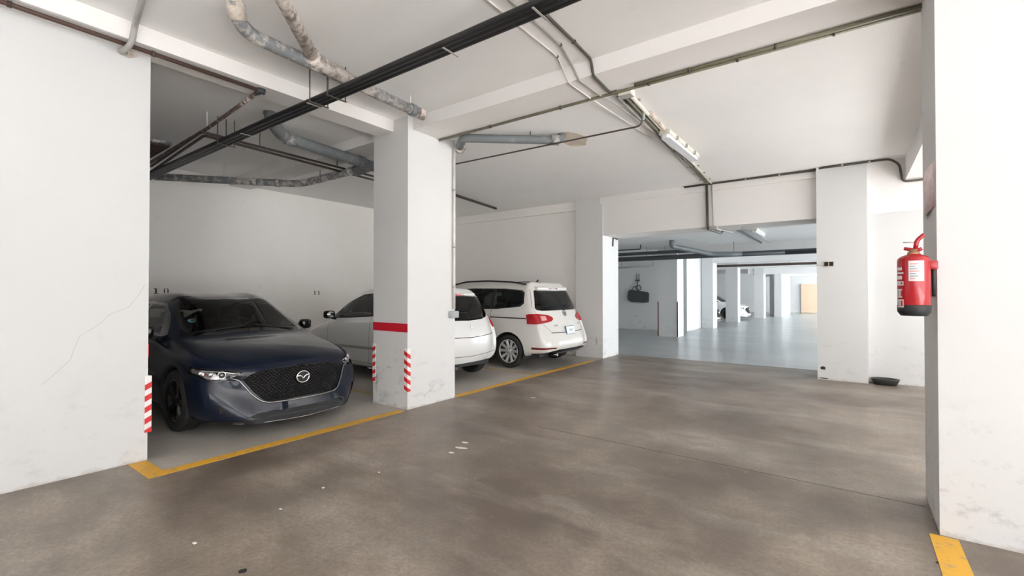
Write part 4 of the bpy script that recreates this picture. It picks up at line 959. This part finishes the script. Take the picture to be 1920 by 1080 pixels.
# ---------------------------------------------------------------- white hatchback (tail towards the corridor)
secs = [
 [(.42, .70, .17), (.38, .76, .24), (.36, .80, .42), (.40, .80, .58), (.46, .77, .72), (.36, .62, .74), (.28, .44, .755), (.25, .22, .765), (.24, 0, .77)],
 S(.75, [(0, .72, .18), (0, .82, .24), (0, .845, .44), (0, .85, .66), (0, .80, .82), (-.04, .68, .87), (-.08, .46, .90), (-.1, .23, .915), (-.1, 0, .92)]),
 S(1.10, [(0, .72, .18), (0, .83, .24), (0, .858, .44), (0, .858, .68), (0, .83, .88), (0, .75, .965), (-.03, .68, .99), (-.2, .34, 1.01), (-.26, 0, 1.015)]),
 S(1.52, [(0, .72, .18), (0, .83, .24), (0, .855, .44), (0, .860, .70), (0, .845, .92), (0, .80, 1.0), (0, .62, 1.23), (-.16, .32, 1.255), (-.22, 0, 1.26)]),
 S(1.98, [(0, .72, .18), (0, .83, .24), (0, .855, .44), (0, .860, .70), (0, .848, .94), (0, .805, 1.02), (0, .56, 1.42), (-.1, .30, 1.445), (-.14, 0, 1.45)]),
 S(2.50, [(0, .72, .18), (0, .83, .24), (0, .855, .44), (0, .860, .70), (0, .85, .96), (0, .805, 1.04), (0, .57, 1.45), (0, .30, 1.49), (0, 0, 1.50)]),
 S(3.05, [(0, .72, .18), (0, .83, .24), (0, .858, .44), (0, .862, .70), (0, .85, .98), (0, .80, 1.06), (0, .57, 1.44), (0, .30, 1.485), (0, 0, 1.495)]),
 S(3.42, [(0, .72, .20), (0, .83, .26), (0, .858, .44), (0, .860, .72), (0, .84, .99), (0, .78, 1.08), (0, .56, 1.41), (0, .30, 1.46), (0, 0, 1.475)]),
 [(3.80, .70, .30), (3.80, .78, .34), (3.84, .815, .48), (3.83, .815, .74), (3.74, .785, .98), (3.69, .73, 1.09), (3.58, .56, 1.36), (3.58, .30, 1.43), (3.58, 0, 1.445)]]
front = ([.17, .34, .50, .64, .77], [(.1, .05), (.3, .0), (.5, .03), (.65, .1), (.77, .24)], .32, 2.4)
rear = ([.32, .48, .68, 1.0, 1.445], [(.30, 3.93), (.40, 4.01), (.68, 4.03), (.76, 3.985), (1.0, 3.93), (1.08, 3.90), (1.445, 3.58)], .17, 2.3)
zq = lambda z: z if z < 1 else 1 + (z - 1) * 1.13
secs = [[(a, y * (1 if z < 1.2 else 1.06), zq(z)) for a, y, z in r_] for r_ in secs]; rear = ([zq(z) for z in rear[0]], [(zq(z), q_) for z, q_ in rear[1]], rear[2], rear[3])
pg = Car('hatchback_car', 'white hatchback parked nose in behind the banded pillar', 4.03, 'paint_white', secs, front, rear, (-5.02 - 2.015, 5.80, 0), math.pi, None, zq)
pg.arch(.80, .315, .345); pg.arch(3.33, .315, .345)
up2 = lambda p, n: n.z > .05 and p.z > .95
inner = [(.93, 0), (.96, .34), (1.12, .58), (1.52, .55), (1.90, .50), (1.90, .44), (1.83, .25), (1.80, 0)]
pg.cut('windscreen', 'glass_clear', 'top', inner + [(a, -b) for a, b in reversed(inner[1:-1])], up2)
isr = lambda p, n: p.x < pg.X(3.35)
rgl = [(0, 1.005), (.36, 1.015), (.58, 1.05), (.70, 1.12), (.665, 1.22), (.57, 1.345), (.50, 1.375), (0, 1.39)]
pg.cut('rear_window', 'glass_rear', 'front', rgl + [(-a, b) for a, b in reversed(rgl[1:-1])], lambda p, n: p.x < pg.X(3.50) and n.x < -.15, -.002)
TL2 = {}
for sg in (1, -1):
    ps = PS(sg)
    pg.cut('window_trim', 'black_plastic', 'side', [(1.20, 1.0), (1.34, 1.10), (1.62, 1.27), (1.98, 1.39), (2.5, 1.42), (3.0, 1.41), (3.38, 1.34), (3.42, 1.20), (3.2, 1.09), (2.5, 1.06), (1.8, 1.02)], ps)
    pg.cut('side_window', 'glass_clear', 'side', [(1.24, 1.02), (1.38, 1.11), (1.46, 1.16), (1.46, 1.035)], ps, -.003)
    pg.cut('side_window', 'glass_clear', 'side', [(1.50, 1.04), (1.50, 1.185), (1.66, 1.265), (1.98, 1.365), (2.36, 1.39), (2.40, 1.08), (1.8, 1.045)], ps, -.003)
    pg.cut('side_window', 'glass_clear', 'side', [(2.50, 1.085), (2.47, 1.395), (3.0, 1.385), (3.30, 1.33), (3.34, 1.20), (3.16, 1.115)], ps, -.003)
    TL2[sg] = pg.cut('tail_light', 'lens_red', 'front', mir([(.735, .86), (.705, .95), (.725, 1.05), (.76, 1.09), (.86, 1.0), (.86, .86)], sg), lambda p, n, sg=sg: p.x < pg.X(3.56) and p.y * sg > .4, .004)
    pg.cut('headlight', 'lamp_chrome', 'front', mir([(.48, .66), (.60, .60), (.75, .62), (.85, .74), (.62, .735)], sg), lambda p, n, sg=sg: p.x > pg.X(.75) and p.y * sg > .3, .002)
    pg.gap('side', [(1.30, .30), (1.22, .6), (1.20, .99)], ps); pg.gap('side', [(2.42, .27), (2.45, 1.05)], ps); pg.gap('side', [(1.30, .30), (2.42, .27), (2.9, .30), (3.12, .6), (3.2, 1.05)], ps)
    pg.cut('rub_strip', 'conduit_grey', 'side', [(1.35, .50), (1.35, .545), (2.95, .555), (2.95, .51)], ps, .006)
pg.gap('front', [(-.70, .76), (0, .735), (.70, .76)], isr, .012)
pg.gap('front', [(.665, .76), (.64, .98)], isr); pg.gap('front', [(-.665, .76), (-.64, .98)], isr)
pg.cut('lower_bumper', 'black_plastic', 'front', [(-.80, .28), (-.80, .318), (.80, .318), (.80, .28)], isr, .002)
pg.gap('front', [(-.74, .45), (0, .425), (.74, .45)], isr, .008)
bd = pg.r(0, .90, .006); hb = pg.r(0, .40); lt = pg.top(3.60, 0)
wp = [pg.r(.02, 1.02, .02), pg.r(-.25, 1.055, .015), pg.r(-.42, 1.09, .012)]; pp = [pg.r(y, .80, .006) for y in (-.2, .2)]
obs = pg.finish()
M = frame(bd, (0, -1, 0), (0, 0, 1))
eb = pg.mb(MB().prism([(-.030, .006), (-.010, .018), (-.008, .040), (.008, .044), (.014, .014), (.030, .010), (.016, -.004), (.010, -.044), (-.004, -.030), (-.012, -.006)], .006, M), 'badge', 'chrome_dark')
pg.mb(MB().box((lt.x - .045, -.50, lt.z - .080), (lt.x + .14, .50, lt.z - .010), .035), 'roof_spoiler', 'paint_white')
pg.mb(MB().box((lt.x - .050, -.20, lt.z - .058), (lt.x - .038, .20, lt.z - .026), .004), 'brake_light', 'lens_red')
pg.mb(MB().tube(wp, .010, 6), 'rear_wiper', 'black_plastic')
pg.mb(MB().tube([(hb.x + .15, .35, .26), (hb.x - .0, .35, .26)], .028, 10), 'exhaust', 'chrome_dark')
for sg in (1, -1):
    o = obs[TL2[sg]]
    pg.mirror(1.38, .84, 1.075, sg, 'black_plastic', .18)
    for s in (.80, 3.33): pg.wheel(s, .755, .305, .185, sg, 'rim_silver', 7, .66)
pg.mb(MB().box((pg.X(1.75), -.68, .62), (pg.X(1.2), .68, .96), .06), 'dashboard', 'interior'); pg.mb(MB().box((pg.X(3.75), -.72, .22), (pg.X(.5), .72, .32)), 'floor_pan', 'interior')
for y in (.34, -.34): pg.seat(2.25, y, .32); pg.seat(3.0, y, .34, .58, .22, .5)
pg.steering(1.78, .34, .98)

# ---------------------------------------------------------------- white minivan (tail towards the corridor)
secs = [
 [(.46, .80, .19), (.42, .86, .26), (.40, .89, .46), (.45, .89, .64), (.50, .85, .78), (.40, .70, .80), (.30, .48, .815), (.26, .24, .825), (.25, 0, .83)],
 S(.90, [(0, .80, .19), (0, .91, .26), (0, .940, .46), (0, .94, .70), (0, .89, .90), (-.04, .78, .96), (-.06, .52, 1.0), (-.08, .26, 1.015), (-.08, 0, 1.02)]),
 S(1.25, [(0, .80, .19), (0, .92, .26), (0, .950, .46), (0, .95, .72), (0, .92, .97), (0, .83, 1.05), (-.03, .76, 1.08), (-.18, .38, 1.10), (-.24, 0, 1.105)]),
 S(1.75, [(0, .80, .19), (0, .92, .26), (0, .950, .46), (0, .952, .72), (0, .935, 1.0), (0, .89, 1.08), (0, .72, 1.38), (-.14, .37, 1.405), (-.2, 0, 1.41)]),
 S(2.25, [(0, .80, .19), (0, .92, .26), (0, .950, .46), (0, .952, .72), (0, .938, 1.02), (0, .895, 1.10), (0, .70, 1.60), (-.1, .36, 1.64), (-.14, 0, 1.645)]),
 S(2.90, [(0, .80, .19), (0, .92, .26), (0, .950, .46), (0, .952, .72), (0, .94, 1.03), (0, .90, 1.11), (0, .71, 1.635), (0, .37, 1.69), (0, 0, 1.70)]),
 S(3.60, [(0, .80, .19), (0, .92, .26), (0, .950, .46), (0, .952, .72), (0, .94, 1.04), (0, .90, 1.12), (0, .71, 1.625), (0, .37, 1.685), (0, 0, 1.695)]),
 S(4.10, [(0, .80, .21), (0, .92, .28), (0, .950, .46), (0, .950, .72), (0, .935, 1.05), (0, .895, 1.13), (0, .70, 1.595), (0, .37, 1.655), (0, 0, 1.665)]),
 [(4.58, .80, .31), (4.58, .88, .34), (4.62, .905, .48), (4.56, .905, .74), (4.44, .885, 1.05), (4.40, .85, 1.14), (4.26, .68, 1.56), (4.26, .36, 1.625), (4.26, 0, 1.64)]]
front = ([.19, .36, .54, .70, .83], [(.1, .05), (.4, .0), (.6, .04), (.83, .25)], .36, 2.4)
rear = ([.33, .50, .76, 1.1, 1.64], [(.30, 4.76), (.40, 4.84), (.62, 4.84), (.70, 4.755), (1.05, 4.63), (1.12, 4.60), (1.52, 4.40), (1.64, 4.27)], .20, 3.0)
sh = Car('minivan_car', 'white minivan with black roof rails parked nose in beside the end wall', 4.85, 'paint_cream', secs, front, rear, (-4.5 - 2.425, 8.26, 0), math.pi)
sh.arch(.98, .335, .37); sh.arch(3.91, .335, .37)
inner = [(1.06, 0), (1.09, .38), (1.28, .66), (1.76, .64), (2.17, .62), (2.17, .55), (2.10, .3), (2.07, 0)]
sh.cut('windscreen', 'glass_clear', 'top', inner + [(a, -b) for a, b in reversed(inner[1:-1])], lambda p, n: n.z > .05 and p.z > 1.0)
isr = lambda p, n: p.x < sh.X(4.15) and n.x < -.1
rg = [(0, 1.12), (.66, 1.12), (.76, 1.135), (.785, 1.17), (.655, 1.50), (.60, 1.525), (0, 1.54)]
sh.cut('rear_window', 'glass_tint', 'front', rg + [(-a, b) for a, b in reversed(rg[1:-1])], isr, -.003)
TL3 = {}
for sg in (1, -1):
    ps = PS(sg)
    tr = [(1.42, 1.10), (1.75, 1.32), (2.10, 1.50), (2.30, 1.545), (2.9, 1.565), (3.7, 1.555), (4.12, 1.52), (4.19, 1.47), (4.22, 1.26), (4.15, 1.20), (3.6, 1.145), (2.4, 1.115)]
    sh.cut('window_trim', 'black_gloss', 'side', tr, ps)
    sh.cut('side_window', 'glass_clear', 'side', [(1.80, 1.15), (1.80, 1.31), (2.12, 1.475), (2.42, 1.53), (2.42, 1.14)], ps, -.003)
    sh.cut('side_window', 'glass_tint', 'side', [(2.50, 1.14), (2.50, 1.53), (2.9, 1.545), (3.42, 1.54), (3.42, 1.16)], ps, -.003)
    sh.cut('side_window', 'glass_tint', 'side', [(3.50, 1.165), (3.50, 1.54), (3.75, 1.535), (4.08, 1.50), (4.15, 1.45), (4.17, 1.28), (4.10, 1.215)], ps, -.003)
    TL3[sg] = sh.cut('tail_light', 'lens_red', 'front', mir([(1.0, 1.055), (.80, 1.065), (.58, 1.04), (.47, 1.0), (.455, .955), (.52, .915), (.78, .875), (1.0, .868)], sg), lambda p, n, sg=sg: p.x < sh.X(4.33) and p.y * sg > .3, .006)
    sh.cut('tail_light_insert', 'lens_pink', 'front', mir([(.74, .925), (.74, 1.02), (.63, 1.015), (.63, .94)], sg), lambda p, n, sg=sg: p.x < sh.X(4.33) and p.y * sg > .3, .009, TL3[sg])
    sh.cut('reflector', 'lens_dark_red', 'front', mir([(.95, .395), (.56, .395), (.54, .42), (.95, .435)], sg), lambda p, n, sg=sg: p.x < sh.X(4.45) and p.y * sg > .3, .004)
    sh.cut('headlight', 'lamp_chrome', 'front', mir([(.50, .70), (.62, .66), (.80, .68), (.93, .80), (.66, .79)], sg), lambda p, n, sg=sg: p.x > sh.X(.8) and p.y * sg > .3, .002)
    sh.gap('side', [(2.46, .27), (2.46, 1.11)], ps, .008); sh.gap('side', [(3.46, .70), (3.46, 1.14)], ps, .008); sh.gap('side', [(1.45, .30), (1.42, .9), (1.43, 1.09)], ps)
    sh.gap('side', [(3.46, .985), (4.31, .975)], ps, .022); sh.gap('side', [(1.45, .30), (2.46, .27), (3.3, .30), (3.50, .68)], ps)
    sh.gap('front', mir([(.60, .70), (.74, .87)], sg), isr); sh.gap('front', mir([(.80, 1.07), (.82, 1.2), (.71, 1.53)], sg), isr)
sh.gap('front', [(-.60, .70), (0, .685), (.60, .70)], isr, .014)
sh.cut('lower_bumper', 'black_plastic', 'front', [(-.98, .28), (-.98, .30), (-.70, .345), (-.45, .375), (.45, .375), (.70, .345), (.98, .30), (.98, .28)], lambda p, n: p.x < sh.X(4.4), .003)
lg = sh.r(0, 1.055, .004); pl = sh.r(0, .80, .004); pn = sh.hit((-5, 0, .80), (1, 0, 0))[1]; t1 = sh.r(.40, .83, .003); t2 = sh.r(-.48, .83, .003); lt = sh.top(4.29, 0)
rails = {sg: [sh.top(s, sg * .655, o_) for s, o_ in ((1.95, .0), (2.15, .035), (2.6, .05), (3.2, .055), (3.8, .05), (4.0, .035), (4.15, .0))] for sg in (1, -1)}
ant = sh.top(3.95, 0); wp = [sh.r(.0, 1.115, .02), sh.r(-.28, 1.15, .012), sh.r(-.50, 1.165, .012)]
obs = sh.finish()
ax = Vector((0, -1, 0))
def rearM(p): return frame(p, ax, (-.33, 0, 1) if p.z > .9 else (-pn.z * -1, 0, 1))
M = frame(lg, ax, (.36, 0, 1)); e = sh.mb(MB().torus(M, .062, .007, 32, 8), 'badge', 'chrome_dark'); e['label'] = 'round badge with crossing strokes on the tailgate'
for P_ in ([(-.045, .045), (-.014, -.004), (.0, .02), (.014, -.004), (.045, .045)], [(-.058, .012), (-.028, -.052), (0, -.004), (.028, -.052), (.058, .012)]):
    sh.mb(MB().tube([M @ Vector((a, b, .002)) for a, b in P_], .006, 6), 'badge_stroke', 'chrome_dark', e)
M = frame(pl + Vector((-.040, 0, -.075)), ax, (.20, 0, 1))
p_ = sh.mb(MB().prism([(-.17, -.085), (.17, -.085), (.17, .085), (-.17, .085)], .010, M), 'number_plate', 'plate_blue')
sh.mb(MB().prism([(-.158, -.073), (.158, -.073), (.158, .073), (-.158, .073)], .004, M @ Matrix.Translation((0, 0, .0095))), 'plate_face', 'plate', p_)
for k in range(4): sh.mb(MB().prism([(-.07 + .04 * k, -.022), (-.045 + .04 * k, -.022), (-.045 + .04 * k, .024), (-.07 + .04 * k, .024)], .002, M @ Matrix.Translation((0, 0, .013))), 'plate_mark', 'print_grey', p_)
sh.mb(text_mb('SHARAN', .055, frame(t1, ax, (.20, 0, 1))), 'model_lettering', 'chrome_dark'); sh.mb(text_mb('TDI', .05, frame(t2, ax, (.20, 0, 1))), 'model_lettering', 'chrome_dark')
sh.mb(MB().box((lt.x - .080, -.58, lt.z - .090), (lt.x + .14, .58, lt.z - .010), .035), 'roof_spoiler', 'paint_cream')
sh.mb(MB().box((lt.x - .085, -.17, lt.z - .062), (lt.x - .073, .17, lt.z - .032), .004), 'brake_light', 'lens_dark_red')
sh.mb(MB().tube(wp, .012, 6), 'rear_wiper', 'black_plastic')
sh.mb(MB().tube([ant, ant + Vector((.0, 0, .02)), ant + Vector((-.05, 0, .075))], .016, 8, .01), 'antenna', 'black_plastic')
for sg in (1, -1):
    r_ = sh.mb(MB().tube(rails[sg], .017, 8, .08), 'roof_rail', 'black_plastic')
    sh.mirror(1.62, .93, 1.16, sg, 'paint_cream', .22)
    for s in (.98, 3.91): sh.wheel(s, .84, .328, .215, sg, 'rim_silver', 10, .70)
sh.mb(MB().tube([(sh.X(4.55), .45, .27), (sh.X(4.74), .45, .27)], .03, 10), 'exhaust', 'chrome_dark')
sh.mb(MB().box((sh.X(2.0), -.76, .7), (sh.X(1.4), .76, 1.05), .06), 'dashboard', 'interior'); sh.mb(MB().box((sh.X(4.55), -.8, .24), (sh.X(.6), .8, .36)), 'floor_pan', 'interior')
for y in (.40, -.40): sh.seat(2.55, y, .45, .5, .22, .66); sh.seat(3.45, y, .45, .52, .22, .62)

# ---------------------------------------------------------------- cars in the far bays
def recolour(o, old, new):
    for ch in o.children_recursive:
        for sl in ch.material_slots:
            if sl.material == MATS[old]: sl.link = 'OBJECT'; sl.material = MATS[new]
bpy.context.view_layer.update()
for loc, new, lab in (((-4.95 - 2.23, 23.4, 0), 'paint_charcoal', 'dark car showing its nose beyond the far pillars'), ((-4.5 - 2.23, 28.6, 0), 'paint_white', 'white car with dark wheels parked nose out between the far pillars')):
    c = copy_tree(mz.root); c.location = loc; c['label'] = lab; c['group'] = 'cars in the far bays'
    bpy.context.view_layer.update(); recolour(c, 'paint_blue', new)
